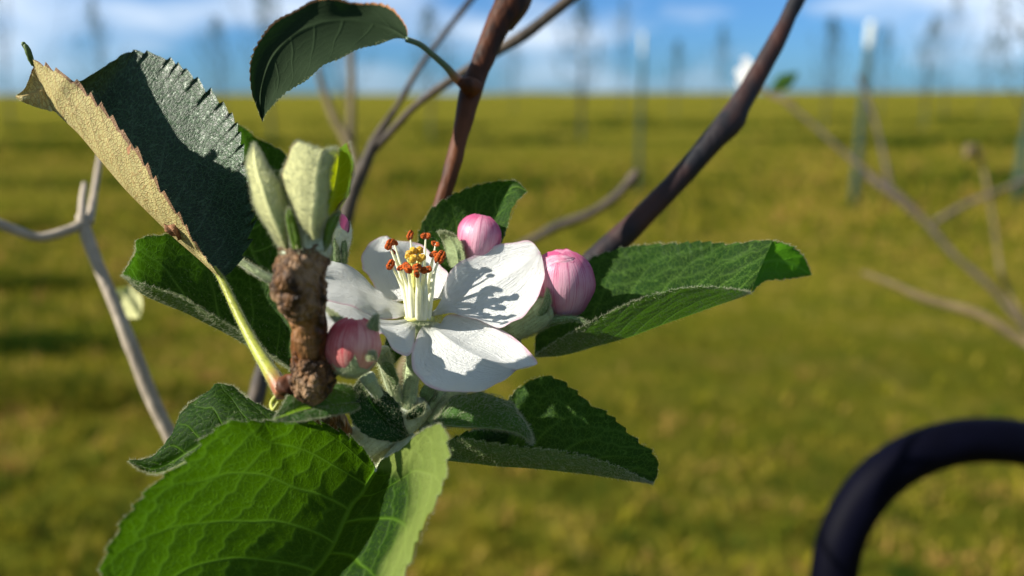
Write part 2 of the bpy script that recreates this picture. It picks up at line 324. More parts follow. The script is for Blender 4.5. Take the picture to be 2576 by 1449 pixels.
H_white = hairmat('leaf_down', (0.36, 0.38, 0.25)); H_pale = hairmat('stem_down', (0.36, 0.39, 0.22)); H_soft = hairmat('bud_down', (0.46, 0.49, 0.31))
M_leaf = leafmat('leaf_green', (0.006, 0.030, 0.003), (0.11, 0.155, 0.055), (0.05, 0.14, 0.001), (0.13, 0.25, 0.03), tf=0.38, vk=0.75, tvein=0.7)
M_leaf_big = leafmat('leaf_big', (0.005, 0.026, 0.002), (0.22, 0.29, 0.10), (0.062, 0.155, 0.0003), (0.09, 0.20, 0.008), tf=0.50, net=15, netw=0.08, netk=0.5, vk=0.8, tvein=0.6, sunlit_margin=(0.20, 0.26, 0.06))
M_leaf_dark = leafmat('leaf_dark', (0.004, 0.020, 0.005), (0.13, 0.17, 0.09), (0.04, 0.15, 0.004), (0.05, 0.13, 0.03), tf=0.22, netk=0.25)
M_leaf_fold = leafmat('leaf_folded', (0.006, 0.022, 0.006), (0.40, 0.36, 0.14), (0.03, 0.05, 0.008), (0.07, 0.16, 0.06), vein_under=(0.24, 0.15, 0.045), tf=0.05, rough=0.42, spec=0.36, under_rough=0.7, net=18, netk=1.0, netw=0.16, netk_u=0.85, damage=((0.17, 0.08, 0.04), 0.16), dmg_scale=2.3, bumpd=0.00008, vk=0.55)
M_leaf_young = leafmat('leaf_young', (0.10, 0.20, 0.01), (0.50, 0.50, 0.25), (0.32, 0.38, 0.003), (0.22, 0.34, 0.08), tf=0.35, netk=0.15, under_rough=0.9, damage=((0.12, 0.03, 0.008), 0.10), dmg_scale=5)
M_leaf_droop = leafmat('leaf_droop', (0.002, 0.006, 0.0015), (0.010, 0.020, 0.007), (0.02, 0.06, 0.006), (0.006, 0.012, 0.004), tf=0.10, damage=((0.30, 0.14, 0.06), 0.14), dmg_scale=1.3, netk=0.15, rough=0.8, spec=0.08)
M_leaf_tip = leafmat('leaf_tip', (0.02, 0.10, 0.008), (0.14, 0.24, 0.06), (0.10, 0.30, 0.012), (0.07, 0.2, 0.02), tf=0.5, netk=0.2)
M_leaf_young_tip = leafmat('leaf_young_tip', (0.10, 0.20, 0.01), (0.50, 0.50, 0.25), (0.36, 0.42, 0.003), (0.22, 0.34, 0.08), tf=0.4, netk=0.1, damage=((0.10, 0.022, 0.004), 0.30), dmg_scale=4)
M_leaf_fuzzy = leafmat('leaf_fuzzy', (0.05, 0.12, 0.025), (0.20, 0.27, 0.12), (0.20, 0.36, 0.02), (0.10, 0.18, 0.05), tf=0.38, netk=0.3, rough=0.7)
M_tipstub = None
M_sepal = leafmat('sepal', (0.16, 0.24, 0.10), (0.24, 0.30, 0.15), (0.22, 0.34, 0.06), (0.2, 0.28, 0.12), tf=0.25, netk=0.15, rough=0.8)

def petalmat():
    m, t, o = newmat('petal_white'); uv = uvco(t); e = attr(t, 'edge'); al = attr(t, 'along')
    st = noise(t, scaled(t, uv, (1.2, 16, 1)), 2.0, 6, 0.6, 0.3); bl = noise(t, uv, 26, 5, 0.7, 0.8); sp = noise(t, uv, 75, 2, 0.6)
    edg = math_(t, 'MULTIPLY', smooth(t, math_(t, 'MULTIPLY', e, math_(t, 'ADD', noise(t, uv, 3.0, 3), 0.35)), 0.42, 0.95), 0.75)
    c = mixc(t, edg, (0.88, 0.90, 0.88), (0.78, 0.36, 0.52))
    c = mixc(t, smooth(t, al, 0.0, 0.22, 0.55, 0.0), c, (0.80, 0.84, 0.55))
    c = mixc(t, smooth(t, sp, 0.715, 0.74), c, (0.10, 0.09, 0.07))
    h = math_(t, 'ADD', math_(t, 'MULTIPLY', st, 0.8), math_(t, 'MULTIPLY', bl, 0.8))
    p, b = principled(t, c, 0.5, 0.4, h, 0.0008, sheen=0.0)
    tr = N(t, 'ShaderNodeBsdfTranslucent'); setin(t, tr.inputs[0], (0.86, 0.85, 0.80)); t.links.new(b.outputs[0], tr.inputs['Normal'])
    ms = N(t, 'ShaderNodeMixShader'); ms.inputs[0].default_value = 0.30; t.links.new(p.outputs[0], ms.inputs[1]); t.links.new(tr.outputs[0], ms.inputs[2]); t.links.new(ms.outputs[0], o.inputs[0]); return m
M_petal = petalmat()
def pinkmat(name, pink, pale, tr_=0.2):
    m, t, o = newmat(name); uv = uvco(t); e = attr(t, 'edge'); al = attr(t, 'along')
    st = noise(t, scaled(t, uv, (0.8, 7, 1)), 2.2, 5, 0.6, 0.4); bl = noise(t, uv, 1.3, 3)
    f = math_(t, 'ADD', math_(t, 'MULTIPLY', e, 0.75), smooth(t, bl, 0.35, 0.65, -0.15, 0.5)); f = math_(t, 'ADD', f, smooth(t, st, 0.35, 0.7, -0.05, 0.08), True)
    f = math_(t, 'ADD', f, smooth(t, noise(t, scaled(t, uv, (0.5, 20, 1)), 2.5, 4, 0.6, 0.5), 0.50, 0.64, 0.0, 0.55), True)
    c = mixc(t, f, pale, pink)
    p, b = principled(t, c, 0.42, 0.45, math_(t, 'ADD', st, math_(t, 'MULTIPLY', noise(t, uv, 30, 3), 0.3)), 0.00012, sheen=0.15)
    tr = N(t, 'ShaderNodeBsdfTranslucent'); setin(t, tr.inputs[0], pink); ms = N(t, 'ShaderNodeMixShader'); ms.inputs[0].default_value = tr_
    t.links.new(p.outputs[0], ms.inputs[1]); t.links.new(tr.outputs[0], ms.inputs[2]); t.links.new(ms.outputs[0], o.inputs[0]); return m
M_pink = pinkmat('bud_pink', (0.42, 0.05, 0.15), (0.66, 0.36, 0.45)); M_red = pinkmat('bud_red', (0.42, 0.025, 0.045), (0.72, 0.36, 0.31))
def barkmat(name, a, b, c2, rough=0.6, spec=0.4, sc=420, bumpd=0.0006, stretch=(1, 1, 0.45)):
    m, t, o = newmat(name); co = scaled(t, objco(t), stretch); n1 = noise(t, co, sc, 6, 0.62, 0.4); n2 = noise(t, co, sc * 0.3, 3, 0.5)
    vo = N(t, 'ShaderNodeTexVoronoi', feature='DISTANCE_TO_EDGE'); vo.inputs['Scale'].default_value = sc * 1.1; t.links.new(co, vo.inputs['Vector'])
    c = mixc(t, smooth(t, n1, 0.35, 0.65), a, b); c = mixc(t, smooth(t, n2, 0.45, 0.68), c, c2)
    h = math_(t, 'ADD', n1, math_(t, 'MULTIPLY', smooth(t, vo.outputs['Distance'], 0, 0.2), 0.3))
    p, _ = principled(t, c, rough, spec, h, bumpd); t.links.new(p.outputs[0], o.inputs[0]); return m
M_bark_rough = barkmat('bark_stub', (0.012, 0.005, 0.002), (0.15, 0.070, 0.024), (0.27, 0.165, 0.085), 0.6, 0.3, 800, 0.0012)
M_bark_smooth = barkmat('bark_neck', (0.15, 0.046, 0.008), (0.018, 0.007, 0.003), (0.24, 0.12, 0.045), 0.5, 0.3, 420, 0.0011)
M_bark_red = barkmat('bark_red', (0.012, 0.004, 0.002), (0.055, 0.015, 0.004), (0.10, 0.032, 0.010), 0.6, 0.2, 260, 0.0002)
M_bark_dark = barkmat('bark_dark', (0.004, 0.005, 0.008), (0.012, 0.009, 0.011), (0.045, 0.016, 0.011), 0.6, 0.25, 200, 0.0002)
M_bark_grey = barkmat('bark_grey', (0.040, 0.030, 0.022), (0.075, 0.056, 0.040), (0.028, 0.022, 0.017), 0.7, 0.3, 180, 0.0004)
M_bark_pale = barkmat('bark_pale', (0.27, 0.22, 0.165), (0.36, 0.30, 0.23), (0.20, 0.165, 0.125), 0.7, 0.3, 160, 0.0004)
M_bark_tan = barkmat('bark_tan', (0.085, 0.062, 0.024), (0.12, 0.088, 0.036), (0.055, 0.042, 0.018), 0.7, 0.3, 160, 0.0004)
def simple(name, col, rough=0.6, spec=0.4, var=0.25, sc=300, bumpd=0.0001, tf=0.0, tcol=None, sheen=0.0):
    m, t, o = newmat(name); co = objco(t); n = noise(t, co, sc, 4, 0.6)
    c = mixc(t, smooth(t, n, 0.3, 0.7), tuple(x * (1 - var) for x in col), tuple(min(1, x * (1 + var)) for x in col))
    p, _ = principled(t, c, rough, spec, n, bumpd, sheen)
    if tf:
        tr = N(t, 'ShaderNodeBsdfTranslucent'); setin(t, tr.inputs[0], tcol or col); ms = N(t, 'ShaderNodeMixShader'); ms.inputs[0].default_value = tf
        t.links.new(p.outputs[0], ms.inputs[1]); t.links.new(tr.outputs[0], ms.inputs[2]); t.links.new(ms.outputs[0], o.inputs[0])
    else: t.links.new(p.outputs[0], o.inputs[0])
    return m
M_fil = simple('filament', (0.82, 0.82, 0.64), 0.4, 0.4, 0.08, tf=0.35, tcol=(0.85, 0.85, 0.55)); M_anther = simple('anther', (0.36, 0.065, 0.005), 0.75, 0.2, 0.6, 3500, 0.0004)
M_stigma = simple('stigma', (0.60, 0.36, 0.035), 0.45, 0.4, 0.25, 1500, 0.0001, tf=0.3); M_style = simple('style', (0.74, 0.72, 0.25), 0.45, 0.4, 0.1, tf=0.3)
M_downy = simple('downy_stem', (0.27, 0.33, 0.17), 0.85, 0.2, 0.2, 900, 0.0002, sheen=0.4); M_downy_pale = simple('downy_pale', (0.42, 0.46, 0.34), 0.9, 0.2, 0.15, 900, 0.0002, sheen=0.4)
def petiolemat(name, a, b, c3, k=0.78):
    m, t, o = newmat(name); al = attr(t, 'along'); n = noise(t, objco(t), 700, 4)
    c = mixc(t, smooth(t, al, k, 0.97), a, b); c = mixc(t, smooth(t, n, 0.45, 0.7, 0, 0.35), c, c3)
    p, _ = principled(t, c, 0.5, 0.4, n, 0.0001, 0.2); t.links.new(p.outputs[0], o.inputs[0]); return m
M_petiole = petiolemat('petiole_yellow', (0.26, 0.28, 0.015), (0.22, 0.05, 0.015), (0.15, 0.15, 0.03))
M_petiole_dark = petiolemat('petiole_olive', (0.05, 0.10, 0.05), (0.42, 0.12, 0.05), (0.10, 0.12, 0.06), 0.55)
M_hoop = simple('navy_paint', (0.0009, 0.0010, 0.004), 0.6, 0.04, 0.2, 60, 0.0001)

M_tipstub = simple('leaf_tip_green', (0.06, 0.10, 0.02), 0.6, 0.3, 0.4, 2000, 0.0001)
# ------------------------------------------------------------------ ground
def groundmat():
    m, t, o = newmat('meadow'); co = N(t, 'ShaderNodeNewGeometry').outputs['Position']
    big = noise(t, scaled(t, co, (0.06, 0.5, 1)), 1.0, 4, 0.55); med = noise(t, co, 2.2, 5, 0.6); fine = noise(t, co, 26, 5, 0.7); vf = noise(t, co, 110, 3, 0.7)
    c = mixc(t, smooth(t, med, 0.32, 0.68), (0.140, 0.138, 0.012), (0.235, 0.170, 0.028))
    c = mixc(t, smooth(t, big, 0.42, 0.66), c, (0.11, 0.10, 0.009))
    c = mixc(t, smooth(t, noise(t, scaled(t, co, (0.5, 1.2, 1)), 0.8, 4), 0.54, 0.70, 0, 0.65), c, (0.24, 0.135, 0.045))
    blot = noise(t, co, 12, 3, 0.6, 0.5); c = mixc(t, smooth(t, blot, 0.40, 0.62, 0.0, 0.7), c, (0.07, 0.085, 0.006)); c = mixc(t, smooth(t, noise(t, co, 7, 4, 0.6), 0.60, 0.72, 0.0, 0.8), c, (0.30, 0.20, 0.06))
    c = mixc(t, smooth(t, fine, 0.42, 0.68, 0.0, 0.5), c, (0.06, 0.07, 0.006))
    c = mixc(t, smooth(t, noise(t, scaled(t, co, (1.6, 2.6, 1)), 1.3, 6, 0.7), 0.42, 0.60, 0.0, 0.55), c, (0.075, 0.085, 0.010))
    c = mixc(t, smooth(t, noise(t, scaled(t, co, (2.2, 1.5, 1)), 1.1, 6, 0.7), 0.55, 0.68, 0.0, 0.45), c, (0.30, 0.22, 0.06))
    # rougher, darker uncut strips along the tree rows
    sx = N(t, 'ShaderNodeSeparateXYZ'); t.links.new(co, sx.inputs[0]); wob = math_(t, 'MULTIPLY', math_(t, 'SUBTRACT', noise(t, co, 0.35, 3), 0.5), 1.0)
    y = math_(t, 'ADD', sx.outputs[1], wob)
    row = math_(t, 'ABSOLUTE', math_(t, 'SUBTRACT', math_(t, 'FRACT', math_(t, 'DIVIDE', math_(t, 'SUBTRACT', y, 10.0), 7.6)), 0.5)); strip = math_(t, 'MULTIPLY', smooth(t, row, 0.33, 0.46), smooth(t, noise(t, scaled(t, co, (0.12, 0.4, 1)), 1.0, 3), 0.40, 0.60, 0.1, 1.0))
    c = mixc(t, math_(t, 'MULTIPLY', strip, 0.8), c, (0.050, 0.056, 0.006))
    p, _ = principled(t, c, 0.95, 0.0, math_(t, 'ADD', fine, math_(t, 'MULTIPLY', vf, 0.5)), 0.03); t.links.new(p.outputs[0], o.inputs[0]); return m
gm = MB(); nx, ny = 121, 161
xs = np.sinh(np.linspace(-1, 1, nx) * 8) / np.sinh(8) * 3000; ys = np.sinh(np.linspace(-1, 1, ny) * 8) / np.sinh(8) * 3500
X, Y = np.meshgrid(xs, ys, indexing='ij'); ZZ = 0.05 * np.sin(X * 0.35 + 1) * np.sin(Y * 0.5) * np.exp(-np.hypot(X, Y) / 60) - 0.06
far_ = np.clip((Y - 150) / 250, 0, 1); ZZ = ZZ + far_ * (1.1 * np.sin(X / 95 + 0.6) + 0.7 * np.sin(X / 41 + 2) + 0.4 * np.sin(X / 19)) * np.clip(Y / 600, 0, 1.5)
gm.add(np.stack([X, Y, ZZ], -1).reshape(-1, 3), gridfaces(nx, ny)[:, ::-1])
tag(gm.build('ground', groundmat(), origin=(0, 0, 0)), 'mown olive green meadow running back to the horizon', kind='structure')
# grass blades in the near part of the meadow
ng = 120000
yy = 0.9 + 15.0 * RNG.random(ng) ** 2.3; xx = (RNG.random(ng) * 2 - 1) * (yy * 0.72 + 0.5); clump = noise3(np.c_[xx, yy, yy * 0] , 42.0, 5); clump2 = noise3(np.c_[xx, yy, yy * 0], 24.0, 6)
keep = clump + 0.15 * RNG.normal(size=ng) > -0.25; xx, yy, clump, clump2 = xx[keep], yy[keep], clump[keep], clump2[keep]; ng = len(xx)
h = (0.018 + 0.045 * RNG.random(ng)) * (1 + 0.8 * np.clip(clump, 0, 1)); wdt = 0.0022 + 0.0022 * RNG.random(ng) + yy * 0.0004
a = RNG.random(ng) * 6.283; sd = np.c_[np.cos(a), np.sin(a), a * 0] * wdt[:, None]; ln = RNG.normal(size=(ng, 2)) * (h * 0.7)[:, None]; b0 = np.c_[xx, yy, np.full(ng, -0.075)]
n2 = 26000; rowk = RNG.integers(0, 4, n2); y2 = 10.0 + 7.6 * rowk + RNG.normal(size=n2) * 0.8; x2 = (RNG.random(n2) * 2 - 1) * (y2 * 0.72 + 1)
kk = (noise3(np.c_[x2, y2, y2 * 0], 0.9, 12) + 0.15 * RNG.normal(size=n2)) > 0.12; x2, y2 = x2[kk], y2[kk]; n2 = len(x2)
n3 = 9000; k3 = RNG.integers(0, 5, n3); g3 = np.array([on_ground(u, v) for u, v in ((40, 965), (190, 985), (90, 850), (60, 700), (30, 560))]); x3 = g3[k3, 0] + RNG.normal(size=n3) * 0.20; y3 = g3[k3, 1] + RNG.normal(size=n3) * 0.055  # clusters of dark blades stand in for shadow bands of unseen trees
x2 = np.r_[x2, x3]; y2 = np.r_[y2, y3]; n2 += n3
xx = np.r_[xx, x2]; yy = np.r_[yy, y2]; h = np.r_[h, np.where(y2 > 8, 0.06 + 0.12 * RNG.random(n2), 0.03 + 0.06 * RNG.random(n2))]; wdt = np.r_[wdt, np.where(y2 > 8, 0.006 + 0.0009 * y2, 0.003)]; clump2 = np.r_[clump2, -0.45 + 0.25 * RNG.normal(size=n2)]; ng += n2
a = RNG.random(ng) * 6.283; sd = np.c_[np.cos(a), np.sin(a), a * 0] * wdt[:, None]; ln = RNG.normal(size=(ng, 2)) * (h * 0.6)[:, None]; b0 = np.c_[xx, yy, np.full(ng, -0.075)]
V = np.stack([b0 - sd, b0 + sd, b0 + np.c_[ln * 0.4, h * 0.7 + .02] + sd * 0.8, b0 + np.c_[ln * 0.4, h * 0.7 + .02] - sd * 0.8, b0 + np.c_[ln, h + .02]], 1).reshape(-1, 3); k = np.arange(ng)[:, None] * 5
gb = MB(); tone = np.clip(0.46 + 0.85 * clump2 + 0.45 * noise3(np.c_[xx, yy, yy * 0], 6.0, 9) + 0.12 * RNG.normal(size=ng), 0, 1)
gb.add(V, [k + np.array([0, 1, 2, 3]), k + np.array([3, 2, 4])], 0, None, tone=np.repeat(tone, 5))
m, t, o = newmat('grass_blades'); rp = N(t, 'ShaderNodeValToRGB'); t.links.new(attr(t, 'tone'), rp.inputs[0]); e = rp.color_ramp.elements
e[0].position = 0.0; e[0].color = (0.020, 0.045, 0.006, 1); e[1].position = 1.0; e[1].color = (0.30, 0.165, 0.05, 1)
for ps, cc in ((0.35, (0.105, 0.115, 0.010, 1)), (0.6, (0.215, 0.185, 0.014, 1)), (0.82, (0.29, 0.22, 0.045, 1))): q = e.new(ps); q.color = cc
d = N(t, 'ShaderNodeBsdfDiffuse'); tt = N(t, 'ShaderNodeBsdfTranslucent'); t.links.new(rp.outputs[0], d.inputs[0]); t.links.new(rp.outputs[0], tt.inputs[0]); ms = N(t, 'ShaderNodeMixShader'); ms.inputs[0].default_value = 0.35
t.links.new(d.outputs[0], ms.inputs[1]); t.links.new(tt.outputs[0], ms.inputs[2]); t.links.new(ms.outputs[0], o.inputs[0])
tag(gb.build('grass', m, origin=(0, 0, 0)), 'short yellow green grass of the near meadow', kind='stuff')

# ------------------------------------------------------------------ orchard beyond: posts and young trees
M_post = simple('post_green', (0.018, 0.040, 0.028), 0.6, 0.3, 0.2, 20, 0.001); M_tip = simple('post_tip', (0.42, 0.45, 0.42), 0.6, 0.3, 0.05, 20, 0.001)
M_guard = simple('trunk_guard', (0.035, 0.055, 0.030), 0.7, 0.2, 0.2, 12, 0.001); M_twig = simple('far_twig', (0.030, 0.028, 0.025), 0.8, 0.2, 0.2, 12, 0.001)
M_crown = simple('far_leaves', (0.035, 0.055, 0.020), 0.7, 0.3, 0.4, 4, 0.001, tf=0.35, tcol=(0.05, 0.09, 0.02))
def post(u, v, h, label, r=0.024):
    b = on_ground(u, v); b[2] = 0; o = empty('fence_post', b - np.array((0, 0, 0.06))); tag(o, label, 'post', 'posts with white tips among the young trees')
    bm = MB(); tube(bm, [b + (0, 0, -0.1), b + (0, 0, h * .5), b + (0, 0, h - 0.22)], [r * 1000] * 3, 8, 8); bm.build('shaft', M_post, o)
    bm = MB(); tube(bm, [b + (0, 0, h - 0.22), b + (0, 0, h - .06), b + (0, 0, h)], [r * 1040, r * 1040, r * 1000], 8, 6); bm.build('tip', M_tip, o)
def sapling(seed, H):
    r = np.random.default_rng(seed); base = np.zeros(3); o = empty('young_tree', base); g = MB(); tr = MB(); cr_ = MB()
    tube(g, [(0, 0, 0), (0, 0, 0.7)], [40, 36], 10, 6); top = H * 0.8
    tube(tr, [(0, 0, -0.08), (0.01, 0, 0.7), (0.03, 0.01, 1.4), (0.02, 0.03, top)], [36, 32, 26, 12], 8, 20); pts = []
    for k in range(20):
        z0 = 0.85 + (top - 0.9) * (k / 12) ** 0.9; a = k * 2.4 + r.random(); L_ = (H - z0) * r.uniform(0.45, 0.8); sp = r.uniform(0.2, 0.75)
        p1 = np.array((0.02, 0.02, z0)); p3 = p1 + np.array((math.cos(a) * L_ * sp, math.sin(a) * L_ * sp, L_)); p2 = (p1 + p3) / 2 + np.array((math.cos(a), math.sin(a), -0.4)) * L_ * 0.12
        tube(tr, [p1, p2, p3], [11, 8, 4], 6, 10); q = spline([p1, p2, p3], 12)
        for c in q[3:]: pts.append(c)
    pts = np.array(pts); n = 620; c = pts[r.integers(0, len(pts), n)] + r.normal(size=(n, 3)) * 0.07; A = unit(r.normal(size=(n, 3))); B = unit(np.cross(A, r.normal(size=(n, 3)))); sz = r.uniform(0.03, 0.055, (n, 1))
    V = np.stack([c - A * sz, c - B * sz * .5, c + A * sz, c + B * sz * .5], 1).reshape(-1, 3); cr_.add(V, np.arange(n)[:, None] * 4 + np.arange(4))
    tr.build('trunk', M_twig, o); g.build('trunk_guard', M_guard, o); cr_.build('crown', M_crown, o); return o
protos = [sapling(11, 4.0), sapling(12, 3.4), sapling(13, 5.2)]; used = [False] * 3
TREES = [(30, 318, 2, 1.0, 'dim young tree at the far left edge of the meadow, behind the curled leaf tip'), (268, 305, 0, 1.1, 'young orchard tree rising above the big folded leaf on the left'),
 (566, 300, 1, 1.15, 'slim young tree between the folded leaf and the drooping leaf'), (686, 352, 1, 1.0, 'young tree standing just under the drooping dark leaf'),
 (1085, 352, 1, 0.8, 'small young tree left of the red brown branch'), (1292, 282, 0, 1.0, 'faint far tree just right of the red brown branch'), (1462, 352, 1, 0.85, 'young tree nearest left of the centre post with the bright tip'),
 (1562, 290, 2, 0.9, 'far tree just left of the centre post'), (1698, 292, 1, 0.9, 'faint tree right of the centre post'), (1808, 296, 0, 0.85, 'far tree left of the blurred white blossom'),
 (2072, 322, 1, 0.86, 'forked young tree right of the dark diagonal branch'), (2212, 290, 0, 0.9, 'far tree just right of the right hand post'), (2322, 322, 1, 0.84, 'young tree with a low crown, midway between post and right edge'),
 (2372, 292, 2, 0.95, 'tall far tree rising out of the picture near the right edge'), (2470, 288, 0, 0.85, 'far tree with low hanging leaves near the right edge'), (2556, 470, 1, 0.80, 'nearest young tree at the right edge with a thin twiggy crown'),
 (880, 345, 0, 0.8, 'young tree behind the forked grey twig')]
kids = {p.name: list(p.children) for p in protos}
for i, (u, v, k, sc_, lab) in enumerate(TREES):
    if not used[k]: o = protos[k]; used[k] = True
    else:
        o = protos[k].copy(); COL.objects.link(o)
        for ch in kids[protos[k].name]: c = ch.copy(); COL.objects.link(c); c.parent = o
    b = on_ground(u, v); o.location = (b[0], b[1], -0.06); o.rotation_euler = (0, 0, i * 1.7); o.scale = (sc_, sc_, sc_); tag(o, lab, 'tree', 'young trees in the orchard rows')
post(1606, 470, 1.60, 'green post with the bright white tip, in the middle of the meadow'); post(2150, 498, 1.62, 'darker green post with a white tip, right of the diagonal branch', 0.038)
post(2562, 492, 1.75, 'green post at the right edge beside the nearest tree', 0.034)
post(1462, 345, 1.95, 'thin green post with a pale tip, left of the centre post', 0.04)

# ------------------------------------------------------------------ blurred twigs of the tree behind
def twig(name, label, parts, mat, cat='branch', group=None, thin=1.0):
    base = P(parts[0][0][0]); o = None; mb = MB()
    for i, (pts, rr) in enumerate(parts):
        rr = [x * thin * p[2] / FPX for x, p in zip(rr, pts)]      # half width on the sheet -> mm
        tube(mb, PP(pts), rr, 16, 60, rough=0.09 * max(rr), rs=300, seed=i + 4)
    o = mb.build(name, mat, origin=base); tag(o, label, cat, group); return o
red = twig('branch', 'red brown branch rising to the top, carrying the drooping leaf', [([F(1450, -700, 190), F(1322, -120, 176), F(1290, 0, 172), F(1255, 60, 170), F(1215, 150, 168), F(1185, 225, 166), F(1160, 330, 164), F(1132, 440, 162), F(1108, 520, 162), F(1070, 680, 160)], [44, 44, 42, 32, 27, 27, 22, 21, 20, 20]),
  ([F(1275, 60, 172), F(1315, 0, 176), F(1350, -90, 180), F(1560, -600, 200)], [22, 24, 22, 18])], M_bark_red)
mb = MB(); tube(mb, PP([F(1192, 222, 163), F(1172, 212, 161), F(1158, 205, 161)]), [2.0, 1.6, 1.0], 14, 20, rough=0.25, rs=1500); mb.build('leaf_node', M_bark_red, red)
mb = MB(); DL = conv(ZB, [(1310, 290, 152), (1150, 302, 149), (1000, 345, 146), (850, 405, 143), (700, 490, 141), (560, 580, 139), (450, 660, 138), (330, 760, 138), (265, 830, 138), (230, 905, 138)])
DR = conv(ZB, [(1310, 290, 152), (1300, 200, 155), (1240, 110, 158), (1160, 40, 160), (1060, 8, 161), (900, 12, 160), (760, -8, 158), (620, 5, 157), (480, 70, 154), (370, 130, 151), (280, 200, 148), (200, 310, 145), (150, 430, 142), (136, 560, 140), (150, 690, 139), (190, 800, 138), (230, 905, 138)])
DM = conv(ZB, [(1310, 290, 152), (1180, 210, 156), (1000, 165, 157), (800, 150, 156), (620, 185, 153), (450, 270, 149), (310, 420, 145), (235, 600, 141), (215, 760, 139), (230, 905, 138)])
leaf(mb, DR, DM, DL, 1.0, 1.2, teeth=34, amp=0.5, veins=8, quilt=0.03, seed=31, edge_hairs=200)
dl = mb.build('leaf', [M_leaf_droop, H_pale], red, label='drooping dark leaf with brown scorched rim at the top')
mb = MB(); tube(mb, PP(conv(ZB, [(1300, 292, 152), (1400, 330, 154), (1500, 410, 156), (1600, 500, 158), (1660, 570, 160), (1740, 640, 163)])), [0.55, 0.55, 0.6, 0.7, 0.9, 1.1], 12, 50); mb.build('leaf_stalk', M_petiole_dark, red)

twig('branch', 'dark diagonal branch with a knot, right of the flower, leaning to the upper right', [([F(2330, -700, 206), F(2062, -110, 196), F(2005, 0, 194), F(1950, 110, 192), F(1890, 215, 190), F(1856, 270, 188), F(1838, 305, 188), F(1800, 345, 186), F(1700, 460, 184), F(1600, 560, 182), F(1510, 645, 181), F(1380, 760, 180)], [19, 20, 21, 23, 25, 27, 35, 29, 28, 31, 34, 32])], M_bark_dark)
twig('twig', 'forked grey twig behind the young green leaves', [([F(850, 640, 246), F(868, 560, 246), F(885, 490, 247.2), F(920, 410, 248.4), F(948, 345, 249.6), F(1000, 265, 254.4), F(1052, 175, 259.2), F(1110, 95, 264), F(1200, -20, 271.2)], [13, 18, 19, 16, 11, 8, 7.5, 7, 7]),
  ([F(935, 385, 249.6), F(985, 330, 247.2), F(1050, 262, 240), F(1130, 205, 235.2), F(1250, 130, 230.4), F(1330, 80, 228), F(1460, -25, 225.6)], [10, 10, 9, 11, 13, 14, 15])], M_bark_grey)
twig('twig', 'pale upright twigs under the drooping leaf', [([F(800, 170, 496), F(815, 230, 496), F(845, 305, 492.8), F(880, 370, 488), F(900, 450, 480)], [10, 12, 14, 15, 13]), ([F(878, 60, 528), F(885, 180, 520), F(884, 300, 508.8), F(880, 372, 499.2)], [10, 11, 13, 14])], M_bark_tan, thin=0.8)
twig('branch', 'pale grey branch curving up on the left with a side shoot', [([F(520, 1300, 214), F(470, 1190, 212), F(430, 1100, 210), F(385, 1010, 209), F(330, 870, 208), F(280, 745, 208), F(240, 650, 209), F(212, 575, 210), F(205, 540, 210)], [21, 21, 20, 20, 20, 18, 17, 17, 16]),
  ([F(212, 560, 210), F(170, 580, 207), F(100, 597, 203), F(40, 580, 200), F(-60, 540, 196)], [16, 15, 14, 15, 15]), ([F(206, 550, 210), F(208, 500, 214), F(213, 462, 218)], [13, 10, 8]), ([F(225, 560, 212), F(238, 480, 222), F(250, 405, 232), F(262, 330, 240)], [12, 9, 8, 6])], M_bark_pale, thin=0.85)
mb = MB(); leaf(mb, [F(290, 730, 230), F(285, 770, 230), F(310, 800, 228), F(350, 800, 226)], [F(288, 728, 230), F(310, 740, 230), F(335, 770, 228), F(350, 800, 226)], [F(288, 728, 230), F(330, 718, 232), F(358, 750, 230), F(352, 800, 226)], amp=0.3, n=80, nh=16, edge_hairs=0)
tag(mb.build('leaf', [M_leaf_young, H_pale]), 'small blurred yellow green leaf behind the pale branch', 'leaf')
twig('twig', 'short pale twig showing between the lower leaves, left of the flower cluster', [([F(575, 1130, 200), F(640, 1010, 205), F(660, 940, 210), F(700, 830, 215)], [24, 22, 20, 18])], M_bark_grey)
twig('twig', 'pinkish twig seen under the open flower', [([F(960, 1120, 220), F(985, 1030, 222), F(1020, 930, 224), F(1060, 830, 226)], [22, 22, 21, 20])], M_bark_tan)
twig('twig', 'blurred twig with a dark bud at its tip, above the right hand bud', [([F(1250, 650, 379.6), F(1340, 603, 374.4), F(1400, 570, 370.5), F(1480, 540, 366.6), F(1540, 502, 364), F(1580, 462, 361.4), F(1602, 432, 360.1)], [11, 12, 15, 13, 14, 13, 12]), ([F(1575, 468, 361.4), F(1592, 448, 360.1), F(1604, 430, 358.8)], [15, 19, 10])], M_bark_grey, thin=0.8)
twig('twig', 'long forking grey twig at the right side, below the right hand post', [([F(2660, 900, 660), F(2576, 820, 673.2), F(2490, 720, 686.4), F(2400, 640, 699.6), F(2330, 560, 717.2), F(2258, 495, 730.4), F(2180, 440, 748)], [11, 12, 12, 12, 13, 20, 12]), ([F(2250, 490, 734.8), F(2120, 380, 770), F(2030, 300, 796.4), F(1945, 232, 818.4)], [12, 8, 7, 8]),
  ([F(2240, 480, 739.2), F(2225, 400, 770), F(2200, 300, 792), F(2160, 190, 814)], [12, 9, 8, 7]), ([F(2350, 560, 717.2), F(2420, 520, 699.6), F(2500, 485, 686.4), F(2640, 430, 660)], [12, 12, 10, 10])], M_bark_grey, thin=0.6)
twig('twig', 'thin upright twig with a dry tan bud at the right edge', [([F(2600, 860, 726), F(2555, 770, 737), F(2520, 690, 748), F(2500, 560, 759), F(2480, 450, 770), F(2455, 365, 781)], [14, 11, 9, 8, 8, 8]), ([F(2458, 392, 774.4), F(2440, 372, 770), F(2432, 395, 765.6)], [14, 20, 10])], M_bark_tan, thin=0.6)
